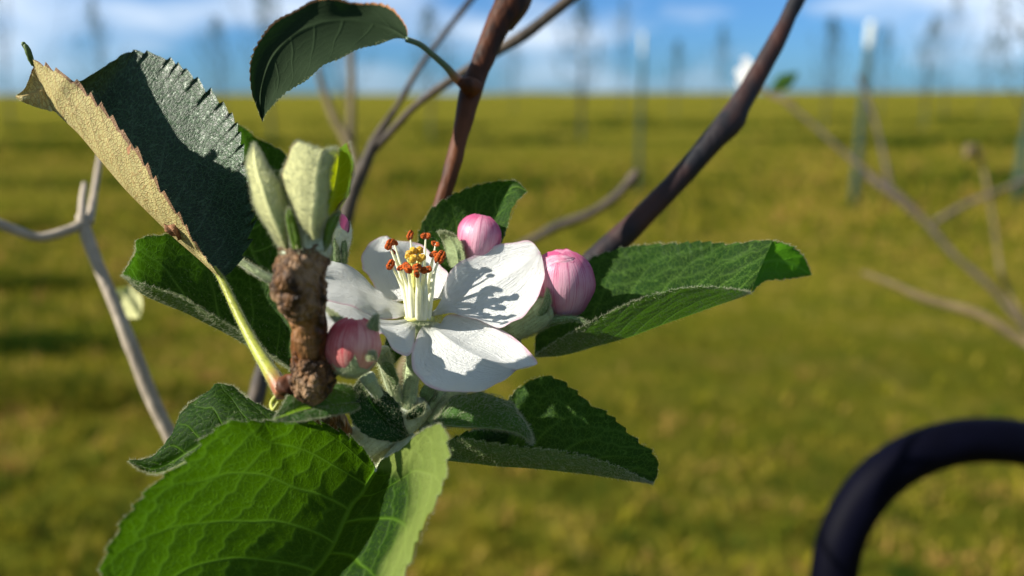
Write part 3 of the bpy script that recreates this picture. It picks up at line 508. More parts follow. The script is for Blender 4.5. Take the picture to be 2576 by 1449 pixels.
twig('twig', 'pale straight twig pointing left at the lower right, above the navy hoop', [([F(2640, 900, 425), F(2560, 850, 435.2), F(2460, 790, 445.4), F(2330, 752, 459), F(2240, 712, 469.2), F(2170, 686, 479.4)], [17, 16, 17, 15, 10, 6])], M_bark_tan, thin=0.75)
# far blossom at a twig end
fb = empty('blossom', P(F(1905, 190, 520))); tag(fb, 'blurred white blossom on the skyline behind the diagonal branch', 'flower')
c0 = F(1892, 200, 520)
for a0, l0 in ((-2.6, 46), (-1.9, 58), (-1.2, 42), (-3.4, 40), (-0.4, 34)):
    mb = MB(); du, dv = math.cos(a0), math.sin(a0); e = lambda l, s_, dd=0: F(c0[0] + du * l - dv * s_, c0[1] + dv * l + du * s_, c0[2] + dd)
    petal(mb, [e(3, -1), e(l0 * .5, -13, 4), e(l0, -7, 8), e(l0, 0, 9)], [e(0, 0), e(l0 * .5, 0, 6), e(l0, 0, 9)], [e(3, 1), e(l0 * .5, 13, 4), e(l0, 7, 8), e(l0, 0, 9)], n=30, nh=8, seed=int(l0)); mb.build('petal', M_petal, fb)
mb = MB(); tube(mb, PP([F(1905, 205, 520), F(1940, 240, 515), F(2000, 262, 505)]), [1.2, 1.4, 1.4], 8, 16); mb.build('stalk', M_bark_tan, fb)
mb = MB(); leaf(mb, [F(1935, 230, 518), F(1960, 190, 520), F(2010, 180, 522)], [F(1935, 230, 518), F(1975, 205, 520), F(2010, 180, 522)], [F(1935, 230, 518), F(1985, 222, 520), F(2010, 180, 522)], n=50, nh=12, edge_hairs=0, amp=0.4); mb.build('leaf', [M_leaf_fuzzy, H_pale], fb)

# navy hoop
hp = [F(2090, 2100, 330), F(2086, 1800, 330), F(2090, 1560, 330), F(2098, 1440, 330), F(2118, 1350, 330), F(2160, 1268, 331), F(2220, 1198, 331), F(2300, 1146, 332), F(2390, 1116, 333), F(2480, 1107, 334), F(2580, 1116, 335), F(2700, 1150, 336), F(2820, 1240, 337), F(2900, 1400, 338), F(2920, 1600, 338), F(2925, 2100, 338)]
mb = MB(); tube(mb, PP(hp), [57 * q[2] / FPX for q in hp], 28, 120, seed=8); tag(mb.build('tube_hoop', M_hoop), 'dark navy bent tube hoop, blurred in the lower right corner', 'metal hoop')

# ------------------------------------------------------------------ the flowering spur (in focus)
SP = empty('apple_spur', P(F(800, 1300, 150))); tag(SP, 'flowering apple spur in sharp focus with white open blossom, pink buds and green leaves', 'apple spur')
# woody parts
mb = MB(); tube(mb, PP([F(765, 618, 115), F(766, 650, 115), F(758, 678, 115), F(752, 705, 115), F(756, 738, 115), F(764, 765, 116), F(770, 790, 116.5)]), [3.3, 3.5, 3.7, 3.9, 3.9, 3.3, 2.8], 90, 150, rough=0.55, rs=1500, seed=21); mb.build('bark_collar', M_bark_rough, SP)
mb = MB(); tube(mb, PP([F(766, 755, 116), F(772, 790, 117), F(778, 830, 118), F(779, 870, 119), F(780, 905, 120)]), [3.0, 2.75, 2.6, 2.6, 2.75], 60, 120, rough=0.24, rs=1400, seed=22); mb.build('stub_neck', M_bark_smooth, SP)
mb = MB(); tube(mb, PP([F(780, 890, 120), F(784, 915, 120), F(790, 942, 120), F(782, 965, 120), F(768, 985, 121)]), [2.5, 3.0, 3.25, 3.1, 2.2], 90, 130, rough=0.6, rs=1900, seed=23); mb.build('scar_knob', M_bark_rough, SP)
mb = MB(); tube(mb, PP([F(727, 672, 113), F(722, 690, 112), F(728, 712, 112), F(742, 728, 113)]), [0.7, 1.7, 1.9, 0.8], 24, 30, rough=0.3, rs=1500, seed=24); mb.build('bark_bump', M_bark_rough, SP)
mb = MB(); tube(mb, PP([F(772, 975, 121), F(790, 1010, 126), F(830, 1060, 132), F(860, 1120, 138), F(850, 1250, 146), F(800, 1420, 155), F(760, 1700, 160)]), [2.2, 2.3, 2.4, 2.6, 3.0, 3.2, 3.4], 30, 80, rough=0.25, rs=900, seed=25); mb.build('spur_stem', M_bark_smooth, SP)
mb = MB(); tube(mb, PP([F(712, 990, 122), F(722, 975, 122), F(738, 965, 122), F(760, 958, 122)]), [1.2, 1.9, 1.6, 1.6], 30, 40, rough=0.3, rs=1500, seed=26); mb.build('leaf_node', M_bark_red, SP)
mb = MB(); tube(mb, PP([F(700, 1010, 121), F(688, 1030, 121), F(683, 1015, 122), F(697, 995, 122), F(716, 985, 122)]), [0.15, 0.3, 0.35, 0.4, 0.5], 8, 40, hairs=60, hl=0.4); mb.build('stipule', [M_petiole, H_pale], SP)
# downy stem and pedicels under the flower
mb = MB()
tube(mb, PP([F(850, 1190, 139), F(900, 1135, 138), F(960, 1085, 137), F(1020, 1050, 137), F(1075, 1020, 138)]), [3.2, 3.6, 3.4, 3.0, 1.8], 26, 60, rough=0.1, hairs=5000, hl=1.0, seed=27); mb.build('downy_stem', [M_downy_pale, H_pale], SP)
PED = [([F(1045, 830, 137), F(1040, 900, 137), F(1036, 950, 136.5), F(1028, 1010, 136), F(1020, 1060, 136)], [1.6, 1.25, 1.25, 1.35, 1.4]), ([F(960, 880, 131), F(975, 930, 133), F(992, 985, 135), F(1010, 1040, 136)], [1.3, 1.2, 1.1, 1.0]),
  ([F(925, 950, 125), F(945, 985, 128), F(970, 1020, 131), F(1000, 1060, 135)], [1.2, 1.0, 1.0, 1.0]), ([F(1110, 980, 138), F(1090, 1010, 137.5), F(1065, 1050, 137)], [0.8, 0.7, 0.8]), ([F(1085, 985, 139), F(1070, 1010, 138), F(1050, 1050, 137)], [0.7, 0.6, 0.7]), ([F(1150, 1000, 139), F(1120, 1020, 138), F(1080, 1060, 137)], [0.7, 0.7, 0.8]),
  ([F(1120, 985, 140), F(1140, 1010, 139), F(1120, 1060, 138), F(1060, 1090, 137)], [0.7, 0.8, 0.9, 1.1]), ([F(1300, 850, 142), F(1240, 900, 142), F(1160, 980, 140), F(1060, 1060, 138)], [1.6, 1.3, 1.2, 1.2])]
for i, (pp, rr) in enumerate(PED):
    mb = MB(); tube(mb, PP(pp), rr, 14, 40, rough=0.06, hairs=[2600, 1800, 1200, 500, 500, 500, 700, 1500][i], hl=0.9, seed=40 + i); mb.build('flower_stalk', [M_downy, H_soft], SP)
# small bract leaves
def bract(L_, M_, R_, nm='bract', lab=None, mat=None, **k):
    mb = MB(); kw = dict(n=90, nh=18, teeth=4, amp=0.1, veins=5, edge_hairs=250, under_hairs=300, top_hairs=200, hl=0.7); kw.update(k); leaf(mb, L_, M_, R_, **kw); return mb.build(nm, [mat or M_sepal, H_soft], SP, label=lab)
bract(conv(ZH, [(790, 945, 134), (800, 880, 134), (880, 800, 134.5), (1000, 745, 135)]), conv(ZH, [(790, 945, 134), (850, 890, 135), (930, 810, 135.5), (1000, 745, 135)]), conv(ZH, [(790, 945, 134), (900, 925, 134), (1000, 850, 134), (1000, 745, 135)]), mat=M_leaf_dark, lab='tiny dark oval bract on the downy stem')
bract(conv(ZH, [(660, 600, 131), (560, 420, 130.5), (500, 320, 130), (500, 250, 130)]), conv(ZH, [(660, 600, 131), (600, 440, 131), (560, 330, 130), (500, 250, 130)]), conv(ZH, [(660, 600, 131), (680, 470, 132), (610, 330, 131), (500, 250, 130)]))
bract(conv(ZH, [(990, 700, 137), (1000, 600, 137), (1060, 545, 137)]), conv(ZH, [(990, 700, 137), (1030, 630, 136), (1060, 545, 137)]), conv(ZH, [(990, 700, 137), (1080, 660, 137), (1060, 545, 137)]))
bract(conv(ZH, [(1020, 740, 137), (1070, 640, 137.5), (1140, 590, 138)]), conv(ZH, [(1020, 740, 137), (1100, 690, 137), (1140, 590, 138)]), conv(ZH, [(1020, 740, 137), (1130, 720, 137), (1140, 590, 138)]))
# ---------------- leaves of the spur
def mkleaf(nm_label, Lp, Mp, Rp, mats, **kw):
    mb = MB(); Q, nr = leaf(mb, Lp, Mp, Rp, **kw); return mb, nm_label, mats
def done(x): mb, lab, mats = x; return mb.build('leaf', mats, SP, label=lab)
# L1 folded upper left leaf
l1 = mkleaf('large folded leaf at upper left with tan underside and torn brown edge',
 conv(ZA, [(1590, 2010, 127)]) + [F(515, 640, 132), F(487, 600, 130.5), F(455, 545, 129.5), F(420, 492, 129), F(385, 435, 129), F(350, 385, 129), F(315, 345, 129), F(280, 295, 129.5), F(245, 255, 130), F(205, 215, 130.5), F(165, 190, 130), F(125, 172, 131), F(95, 155, 132), F(78, 148, 133)],
 [F(556, 702, 135), F(500, 650, 135), F(440, 598, 135), F(385, 545, 134.5), F(320, 480, 134), F(260, 410, 134), F(200, 338, 134), F(140, 280, 134), F(118, 235, 134), F(95, 190, 134), F(78, 148, 133)],
 [F(556, 702, 135), F(600, 665, 136), F(632, 600, 137), F(641, 530, 138), F(632, 450, 139), F(612, 370, 140.5), F(594, 310, 142), F(560, 262, 143.5), F(500, 205, 145), F(450, 165, 146), F(400, 138, 146.5), F(332, 128, 146), F(285, 152, 144), F(235, 185, 141), F(190, 205, 138), F(130, 180, 135), F(78, 148, 133)],
 [M_leaf_fold, H_pale, M_tipstub], bl=-0.6, br=-5.0, teeth=27, amp=1.4, teeth_l=17, veins=9, skew=0.25, quilt=0.16, ladder=0.7, blade_wave=0.08, edge_hairs=250, hl=0.4, seed=51, n=340, nh=60, wave=0.35)
mb = l1[0]
leaf(mb, [F(84, 165, 134), F(72, 200, 133), F(60, 225, 132), F(40, 241, 132)], [F(112, 225, 134), F(85, 235, 133), F(62, 240, 132), F(40, 243, 132)], [F(140, 282, 134), F(95, 270, 133), F(60, 258, 132), F(40, 245, 132)], bl=0.4, br=-0.4, n=90, nh=20, teeth=5, amp=0.3, edge_hairs=80, seed=52, hl=0.3)
tube(mb, PP([F(84, 165, 133.5), F(76, 145, 133), F(68, 122, 132.5), F(62, 112, 132.2)]), [0.25, 0.5, 0.5, 0.3], 10, 20, mat=2, rough=0.08, rs=2500)
tube(mb, PP([F(64, 124, 132.6), F(60, 112, 132.4), F(58, 106, 132.2)]), [0.2, 0.38, 0.25], 8, 12, mat=2)
L1 = done(l1)
mb = MB(); tube(mb, PP([F(538, 672, 135), F(560, 708, 134.5), F(585, 760, 133), F(612, 815, 131), F(640, 868, 128.5), F(668, 915, 126), F(690, 950, 124), F(715, 988, 122)]), [0.35, 0.62, 0.72, 0.8, 0.92, 1.05, 1.25, 1.45], 20, 110, hairs=2200, hl=0.45, seed=53); mb.build('leaf_stalk', [M_petiole, H_pale], L1)
# torn brown bits on the fold edge
mb = MB(); leaf(mb, [F(440, 575, 133), F(425, 565, 132), F(410, 562, 131.5)], [F(455, 600, 133), F(440, 585, 131.5), F(418, 568, 131)], [F(460, 606, 133), F(452, 580, 131.5), F(440, 562, 131)], n=50, nh=14, teeth=5, amp=0.5, edge_hairs=0, seed=3, veins=3)
mb.add(*[x for x in (np.array([P(F(318, 372, 128)), P(F(330, 362, 127.5)), P(F(327, 383, 127.5)), P(F(322, 392, 128.2))]), np.array([[0, 1, 2, 3]]))])
M_dead = simple('dead_leaf', (0.20, 0.095, 0.045), 0.8, 0.2, 0.5, 1500, 0.0002); mb.build('dead_patch', [M_dead, H_pale], L1)
# L2 leaf behind the stalk, tip to the left
done(mkleaf('broad green leaf pointing left behind the yellow stalk',
 [F(738, 935, 136), F(700, 905, 134), F(650, 868, 133), F(600, 832, 132), F(540, 795, 131), F(480, 760, 130), F(420, 735, 130), F(360, 715, 130), F(325, 700, 131), F(308, 690, 132)],
 [F(738, 935, 139), F(690, 905, 139), F(640, 878, 139), F(580, 843, 138), F(520, 812, 137), F(460, 782, 136), F(400, 758, 135), F(350, 732, 134), F(308, 690, 132)],
 [F(738, 935, 139), F(742, 830, 144), F(720, 740, 148), F(660, 672, 150), F(600, 640, 149), F(540, 622, 148), F(490, 607, 146), F(440, 592, 144), F(395, 592, 142), F(345, 606, 139), F(338, 635, 136), F(322, 665, 134), F(308, 690, 132)],
 [M_leaf, H_white], bl=-0.3, br=-2.5, teeth=16, amp=0.7, veins=6, quilt=0.16, edge_hairs=1300, under_hairs=2600, top_hairs=500, hl=0.75, seed=54))
# L3 leaf behind, upper
done(mkleaf('dark leaf mostly hidden behind the young shoot and the folded leaf',
 [F(700, 712, 150), F(650, 672, 148), F(600, 645, 148), F(575, 560, 150), F(570, 450, 152), F(580, 360, 153), F(598, 312, 154)],
 [F(700, 712, 150), F(650, 660, 150), F(625, 600, 152), F(610, 520, 153), F(603, 430, 154), F(600, 360, 154), F(598, 312, 154)],
 [F(700, 712, 150), F(760, 660, 152), F(780, 560, 154), F(760, 460, 156), F(728, 400, 157), F(690, 370, 157), F(645, 345, 156), F(620, 325, 155), F(598, 312, 154)],
 [M_leaf, H_white], bl=-0.5, br=-1.5, teeth=14, amp=0.5, veins=7, edge_hairs=800, top_hairs=500, hl=0.7, seed=55))
mb = MB(); tube(mb, PP([F(585, 648, 146), F(620, 668, 146), F(660, 692, 146), F(720, 722, 147)]), [0.5, 0.75, 0.8, 0.9], 14, 30, hairs=1400, hl=0.6, seed=56); mb.build('leaf_stalk', [M_downy, H_soft], SP)
# L4 leaf behind the middle bud
done(mkleaf('dark leaf with bright curled tip behind the middle bud',
 [F(1170, 790, 144), F(1110, 740, 146), F(1070, 680, 148), F(1052, 610, 150), F(1062, 562, 151), F(1090, 522, 152), F(1130, 495, 153), F(1175, 473, 153), F(1225, 460, 153), F(1270, 455, 152), F(1300, 456, 151), F(1326, 482, 150)],
 [F(1170, 790, 144), F(1190, 720, 148), F(1208, 640, 150), F(1228, 575, 152), F(1252, 525, 152), F(1278, 480, 152), F(1300, 470, 151), F(1326, 482, 150)],
 [F(1170, 790, 144), F(1230, 740, 144), F(1250, 670, 146), F(1262, 610, 147), F(1280, 560, 148), F(1300, 510, 149), F(1312, 495, 149), F(1326, 482, 150)],
 [M_leaf, H_white], bl=-1.5, br=0.4, teeth=18, amp=0.5, veins=7, edge_hairs=700, hl=0.5, seed=57))
# L5 big right leaf
l5 = mkleaf('long leaf reaching right with folded lower half and curled tip',
 [F(1345, 895, 146), F(1360, 800, 152), F(1420, 700, 156), F(1475, 652, 157), F(1530, 634, 157), F(1600, 618, 156), F(1680, 612, 154), F(1760, 612, 152), F(1830, 614, 150), F(1885, 609, 148), F(1940, 606, 146)],
 [F(1345, 898, 146), F(1420, 892, 145), F(1500, 870, 144), F(1580, 848, 143), F(1660, 818, 142), F(1740, 790, 141), F(1810, 765, 141), F(1860, 748, 141), F(1888, 735, 142)],
 [F(1345, 895, 146), F(1400, 858, 141), F(1480, 813, 138), F(1560, 773, 136), F(1640, 741, 135), F(1710, 727, 135), F(1780, 722, 136), F(1840, 727, 138), F(1888, 735, 142)],
 [M_leaf, H_white, M_leaf_tip], bl=-2.2, br=-0.4, teeth=24, amp=0.7, veins=8, quilt=0.2, skew=0.3, edge_hairs=1600, under_hairs=6000, hl=0.7, seed=58)
leaf(l5[0], [F(1940, 606, 146), F(1985, 616, 148), F(2020, 645, 150), F(2042, 692, 152)], [F(1912, 660, 146), F(1960, 655, 149), F(2005, 670, 151), F(2042, 692, 152)], [F(1888, 738, 142), F(1925, 706, 147), F(1980, 702, 150), F(2042, 692, 152)],
 bl=-0.6, br=-0.6, teeth=9, amp=0.5, veins=4, edge_hairs=500, n=120, nh=30, hl=0.6, seed=59, mat=2)
done(l5)
# L6 lower right leaf
done(mkleaf('leaf at lower right with sun flecks on its dark upper side',
 [Z2(870, 600, 133)] + conv(Z2, [(1000, 540, 138), (1180, 500, 142), (1270, 330, 146), (1330, 255, 147), (1410, 205, 147), (1480, 190, 147), (1560, 200, 146), (1640, 245, 146), (1710, 295, 145), (1770, 350, 145), (1850, 390, 144), (1930, 450, 143), (2020, 540, 142), (2100, 600, 141), (2180, 655, 140), (2212, 720, 139), (2210, 800, 138), (2180, 862, 137)]),
 conv(Z2, [(870, 720, 134), (1050, 735, 135), (1200, 752, 135), (1400, 765, 135), (1600, 785, 135), (1800, 808, 136), (2000, 838, 136), (2180, 862, 137)]),
 conv(Z2, [(870, 600, 133), (960, 578, 132), (1100, 600, 131), (1250, 622, 131), (1400, 640, 131), (1550, 655, 131.5), (1700, 680, 132), (1850, 720, 133), (1980, 765, 134), (2090, 820, 135.5), (2180, 862, 137)]),
 [M_leaf, H_white], bl=-2.0, br=-0.5, teeth=20, amp=0.85, veins=8, quilt=0.2, skew=0.3, edge_hairs=900, under_hairs=6000, hl=0.6, seed=60))
# L7 downy half folded leaf under the front petal
done(mkleaf('small downy leaf folded lengthwise under the front petal',
 conv(Z2, [(790, 480, 133), (820, 440, 135), (870, 360, 137), (940, 312, 138), (1060, 292, 138), (1180, 310, 137), (1280, 350, 136), (1330, 420, 134), (1400, 550, 132), (1412, 605, 132)]),
 conv(Z2, [(780, 485, 132), (900, 500, 131), (1050, 508, 131), (1200, 520, 130.5), (1320, 545, 130.5), (1390, 590, 131), (1412, 605, 132)]),
 conv(Z2, [(780, 485, 133), (900, 478, 133), (1050, 490, 133), (1200, 502, 132.5), (1320, 515, 132), (1385, 560, 131.5), (1412, 605, 132)])[::1],
 [M_leaf_fuzzy, H_white], bl=1.6, br=0.1, teeth=8, amp=0.2, veins=9, skew=0.5, edge_hairs=1000, under_hairs=2500, top_hairs=4500, hl=0.9, seed=61))
# L8 small dark leaf in the middle bottom
done(mkleaf('small dark downy leaf facing the lens beneath the buds',
 conv(Z2, [(640, 560, 131), (560, 600, 128), (430, 585, 126.5), (350, 550, 126), (295, 490, 126), (262, 430, 126), (262, 340, 126.5), (290, 250, 127), (332, 190, 128)]),
 conv(Z2, [(640, 560, 131), (560, 520, 129.5), (480, 450, 129), (420, 380, 128.5), (370, 290, 128.5), (332, 190, 128)]),
 conv(Z2, [(640, 560, 131), (610, 500, 130), (590, 420, 129), (565, 360, 129), (510, 300, 129), (430, 235, 129), (370, 200, 128.5), (332, 190, 128)]),
 [M_leaf_dark, H_white], bl=0.8, br=0.8, teeth=11, amp=0.3, veins=5, edge_hairs=900, top_hairs=1100, hl=0.6, seed=62, n=180, nh=40))
# L9 yellow green leaf under the stub
done(mkleaf('yellow green leaf under the bark stub, half lit',
 conv(Z1, [(1900, 260, 127), (1840, 300, 124), (1700, 328, 121), (1560, 355, 119), (1430, 370, 118), (1310, 355, 117)]),
 conv(Z1, [(1900, 230, 127), (1780, 250, 125), (1650, 270, 123), (1520, 295, 121), (1400, 330, 119), (1310, 355, 117)]),
 conv(Z1, [(1900, 190, 127), (1830, 130, 127), (1720, 122, 126), (1600, 148, 125), (1500, 140, 123), (1425, 170, 121), (1375, 255, 119), (1310, 355, 117)]),
 [M_leaf_fuzzy, H_white], bl=0.5, br=0.7, teeth=7, amp=0.2, veins=5, edge_hairs=900, top_hairs=900, hl=0.7, seed=63, n=160, nh=34))
# L10 left lower leaf
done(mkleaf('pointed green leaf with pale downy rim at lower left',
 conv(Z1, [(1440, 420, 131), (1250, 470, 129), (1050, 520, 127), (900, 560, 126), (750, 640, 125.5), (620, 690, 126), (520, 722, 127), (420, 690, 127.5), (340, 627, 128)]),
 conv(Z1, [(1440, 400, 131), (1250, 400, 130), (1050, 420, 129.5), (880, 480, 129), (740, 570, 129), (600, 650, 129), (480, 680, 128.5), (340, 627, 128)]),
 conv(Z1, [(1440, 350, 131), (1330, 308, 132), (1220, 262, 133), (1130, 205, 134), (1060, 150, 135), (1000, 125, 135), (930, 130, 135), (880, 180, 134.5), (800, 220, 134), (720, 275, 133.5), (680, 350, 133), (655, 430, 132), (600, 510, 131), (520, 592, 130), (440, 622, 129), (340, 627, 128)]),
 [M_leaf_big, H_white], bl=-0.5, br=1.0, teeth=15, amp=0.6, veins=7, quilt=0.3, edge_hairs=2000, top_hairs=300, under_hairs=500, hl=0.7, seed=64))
# L11 big bottom left leaf
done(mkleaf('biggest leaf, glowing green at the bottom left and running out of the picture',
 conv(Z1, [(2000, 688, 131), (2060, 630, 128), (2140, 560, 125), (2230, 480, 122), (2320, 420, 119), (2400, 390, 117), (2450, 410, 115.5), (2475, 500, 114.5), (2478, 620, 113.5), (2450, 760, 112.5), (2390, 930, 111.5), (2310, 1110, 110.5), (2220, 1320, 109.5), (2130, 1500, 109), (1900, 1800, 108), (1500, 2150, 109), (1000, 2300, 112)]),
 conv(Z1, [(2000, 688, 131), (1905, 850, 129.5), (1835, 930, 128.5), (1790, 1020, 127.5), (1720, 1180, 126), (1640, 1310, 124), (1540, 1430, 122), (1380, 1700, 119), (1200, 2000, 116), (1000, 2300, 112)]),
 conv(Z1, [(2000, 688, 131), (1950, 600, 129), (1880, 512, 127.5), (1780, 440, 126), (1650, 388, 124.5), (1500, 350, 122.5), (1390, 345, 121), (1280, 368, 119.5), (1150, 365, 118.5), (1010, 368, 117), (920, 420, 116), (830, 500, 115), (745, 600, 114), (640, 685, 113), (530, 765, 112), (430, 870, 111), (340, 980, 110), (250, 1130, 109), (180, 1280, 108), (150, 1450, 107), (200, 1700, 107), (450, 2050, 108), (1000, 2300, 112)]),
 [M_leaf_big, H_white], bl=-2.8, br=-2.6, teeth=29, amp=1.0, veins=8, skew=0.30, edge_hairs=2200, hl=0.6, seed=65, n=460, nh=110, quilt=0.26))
mb = MB(); tube(mb, PP([Z1(1990, 700, 131), Z1(2060, 640, 133), Z1(2140, 560, 135), Z1(2250, 480, 137)]), [0.45, 0.8, 1.0, 1.4], 14, 30, hairs=1500, hl=0.8, seed=66); mb.build('leaf_stalk', [M_downy_pale, H_soft], SP)
# small far leaf bits seen through the gaps
done(mkleaf('small green leaf seen in the gap between near bud and open flower',
 conv(ZH, [(600, 330, 146), (560, 180, 147), (540, 50, 148), (560, -60, 149)]), conv(ZH, [(600, 330, 146), (640, 180, 147), (650, 50, 148), (620, -60, 149)]), conv(ZH, [(600, 330, 146), (740, 180, 147), (760, 60, 148), (560, -60, 149)]), [M_leaf, H_white], n=100, nh=20, teeth=8, amp=0.3, edge_hairs=200, seed=67))
done(mkleaf('small dark leaf tucked behind the fold of the lower right leaf',
 conv(Z2, [(970, 600, 140), (1000, 545, 141), (1080, 515, 142), (1180, 510, 143), (1290, 530, 143)]), conv(Z2, [(970, 600, 140), (1080, 580, 141), (1200, 570, 142), (1290, 530, 143)]), conv(Z2, [(970, 620, 140), (1100, 640, 140), (1230, 640, 141), (1290, 530, 143)]), [M_leaf, H_white], n=100, nh=20, teeth=8, amp=0.3, edge_hairs=400, seed=68))
# young leaves on top of the stub
def young(lab, Lp, Mp, Rp, **k):
    kw = dict(n=150, nh=34, teeth=6, amp=0.25, veins=6, edge_hairs=900, under_hairs=3500, hl=0.7, quilt=0.08); kw.update(k); return done(mkleaf(lab, Lp, Mp, Rp, [M_leaf_young_tip if 'inner face' in lab else M_leaf_young, H_white], **kw))
young('narrow pale young leaf at the left of the shoot', conv(ZS, [(345, 668, 115.5), (345, 560, 114), (320, 430, 113), (262, 300, 113), (200, 220, 114), (160, 140, 115), (122, 92, 116)]), conv(ZS, [(300, 670, 112), (265, 580, 110.5), (210, 460, 110), (165, 330, 110.5), (130, 210, 112.5), (122, 92, 116)]), conv(ZS, [(268, 665, 115), (225, 590, 114), (165, 500, 113.5), (122, 400, 114), (100, 290, 115), (88, 180, 116), (122, 92, 116)]), bl=-0.6, br=-0.6, seed=71)
young('broad pale young leaf folded at the top of the shoot', conv(ZT, [(930, 1120, 112), (960, 980, 112.5), (985, 850, 113), (1000, 700, 113.5), (1020, 520, 114), (1060, 330, 114.5), (1110, 200, 115), (1075, 150, 115)]), conv(ZT, [(860, 1130, 110.5), (850, 1000, 109.5), (870, 800, 109), (880, 600, 109.5), (900, 400, 110), (930, 250, 111), (960, 190, 112)]), conv(ZT, [(800, 1110, 114), (720, 980, 112.5), (640, 800, 112), (570, 600, 112.5), (525, 430, 113), (600, 290, 113), (640, 180, 113.5), (690, 100, 114), (790, 150, 113.5)]), bl=-0.8, br=-1.0, seed=72)
young('yellow green inner face of the young top leaf, lit through', conv(ZT, [(930, 1100, 116), (960, 900, 116), (980, 700, 116), (1000, 500, 116), (1040, 300, 116), (1090, 170, 116)]), conv(ZT, [(960, 1080, 117), (1020, 860, 118), (1080, 640, 119), (1120, 400, 119), (1130, 180, 118)]), conv(ZT, [(980, 960, 116), (1090, 850, 115), (1180, 720, 114.5), (1250, 560, 114), (1282, 420, 114), (1265, 260, 114.5), (1222, 110, 115)]), bl=-0.8, br=-0.8, seed=73, under_hairs=300)
young('short green scale at the right foot of the young shoot', conv(ZT, [(940, 1250, 114), (950, 1100, 114), (980, 950, 114), (1060, 880, 115), (1140, 830, 116)]), conv(ZT, [(980, 1260, 113), (1010, 1120, 113), (1060, 980, 114), (1140, 830, 116)]), conv(ZT, [(1010, 1260, 115), (1060, 1080, 115), (1110, 950, 116), (1140, 830, 116)]), bl=0.3, br=0.3, seed=74, n=80, nh=16)
young('small yellow green scale between the young leaves', conv(ZT, [(640, 1230, 111), (590, 1000, 110.5), (580, 850, 110.5), (610, 790, 111)]), conv(ZT, [(680, 1230, 110.5), (630, 1000, 110), (605, 870, 110), (610, 790, 111)]), conv(ZT, [(740, 1230, 111), (700, 1050, 111), (640, 880, 111), (610, 790, 111)]), bl=0.3, br=0.3, seed=75, n=80, nh=16, under_hairs=400)
young('tiny leaf tip behind the narrow young leaf', conv(ZT, [(560, 760, 115), (470, 620, 115), (440, 480, 115.5), (470, 405, 116)]), conv(ZT, [(600, 760, 115), (520, 600, 115), (490, 500, 115.5), (470, 405, 116)]), conv(ZT, [(640, 760, 115.5), (560, 600, 116), (520, 480, 116), (470, 405, 116)]), seed=76, n=80, nh=16, under_hairs=300)
mb = MB(); tube(mb, PP([F(775, 660, 115), F(772, 632, 115), F(768, 600, 114.5), F(765, 560, 114), F(765, 520, 114)]), [3.0, 3.5, 3.0, 2.6, 1.4], 30, 50, rough=0.12, rs=900, hairs=3500, hl=0.7, seed=77); mb.build('shoot_base', [M_downy_pale, H_white], SP)

# ---------------- open blossom
C0 = F(1055, 800, 137)
mb = MB(); tube(mb, PP([F(1050, 838, 137), F(1052, 820, 137), F(1055, 804, 137), F(1056, 797, 137)]), [1.4, 1.9, 2.4, 2.2], 26, 30, hairs=900, hl=0.5, seed=80)
BL = mb.build('blossom', [M_downy, H_soft], SP, label='open white five petalled blossom with rust coloured anthers')
def mkpetal(Lp, Mp, Rp, lab, **k): mb = MB(); petal(mb, Lp, Mp, Rp, **k); return mb.build('petal', M_petal, BL, label=lab)
mkpetal(conv(ZD, [(900, 770, 137), (960, 720, 136.5), (1010, 620, 137), (1030, 520, 139), (1080, 430, 141), (1170, 352, 143), (1300, 290, 144), (1430, 243, 144), (1560, 226, 143), (1640, 211, 142), (1700, 248, 141), (1745, 305, 140)]),
 conv(ZD, [(900, 780, 137), (1000, 735, 137), (1150, 660, 138.5), (1350, 560, 140), (1550, 440, 140.5), (1745, 305, 140)]),
 conv(ZD, [(900, 790, 137), (1060, 760, 136), (1160, 775, 135), (1270, 805, 134.5), (1360, 850, 134), (1445, 882, 133), (1530, 838, 134), (1620, 770, 135), (1690, 690, 136), (1740, 600, 137), (1768, 490, 138), (1768, 390, 139), (1745, 305, 140)]), 'big sunlit petal on the right', bl=-1.4, br=-1.0, seed=81)
mkpetal(conv(ZD, [(820, 740, 137.5), (720, 655, 138), (600, 660, 138), (520, 600, 139), (440, 480, 141), (398, 385, 143), (405, 310, 145), (455, 240, 146), (520, 190, 147), (590, 178, 147)]),
 conv(ZD, [(825, 735, 138), (790, 640, 140), (740, 500, 143), (700, 380, 145), (660, 280, 146.5), (590, 178, 147)]),
 conv(ZD, [(830, 740, 137.5), (930, 650, 139), (1015, 645, 140), (1040, 560, 141), (1050, 470, 142.5), (1000, 410, 144), (950, 350, 145), (900, 290, 146), (840, 245, 147), (750, 222, 147), (650, 212, 147.5), (590, 178, 147)]), 'upright back petal in blue shade', bl=-1.0, br=-1.2, seed=82)
mkpetal(conv(ZD, [(770, 780, 137), (700, 790, 135.5), (600, 808, 134.5), (520, 800, 133.5), (420, 762, 132.5), (340, 718, 132), (240, 688, 131.5), (130, 665, 131), (60, 600, 131.5), (20, 500, 132.5)]),
 conv(ZD, [(770, 760, 137), (650, 700, 137), (500, 640, 136.5), (350, 570, 136), (180, 510, 135), (20, 500, 132.5)]),
 conv(ZD, [(775, 750, 137.5), (720, 700, 138.5), (600, 650, 139.5), (540, 600, 140), (480, 560, 140.5), (430, 490, 141), (370, 430, 141), (290, 385, 140), (220, 364, 139), (140, 358, 138), (60, 390, 136), (20, 500, 132.5)]), 'left petal passing behind the bark stub', bl=0.6, br=0.6, seed=83)
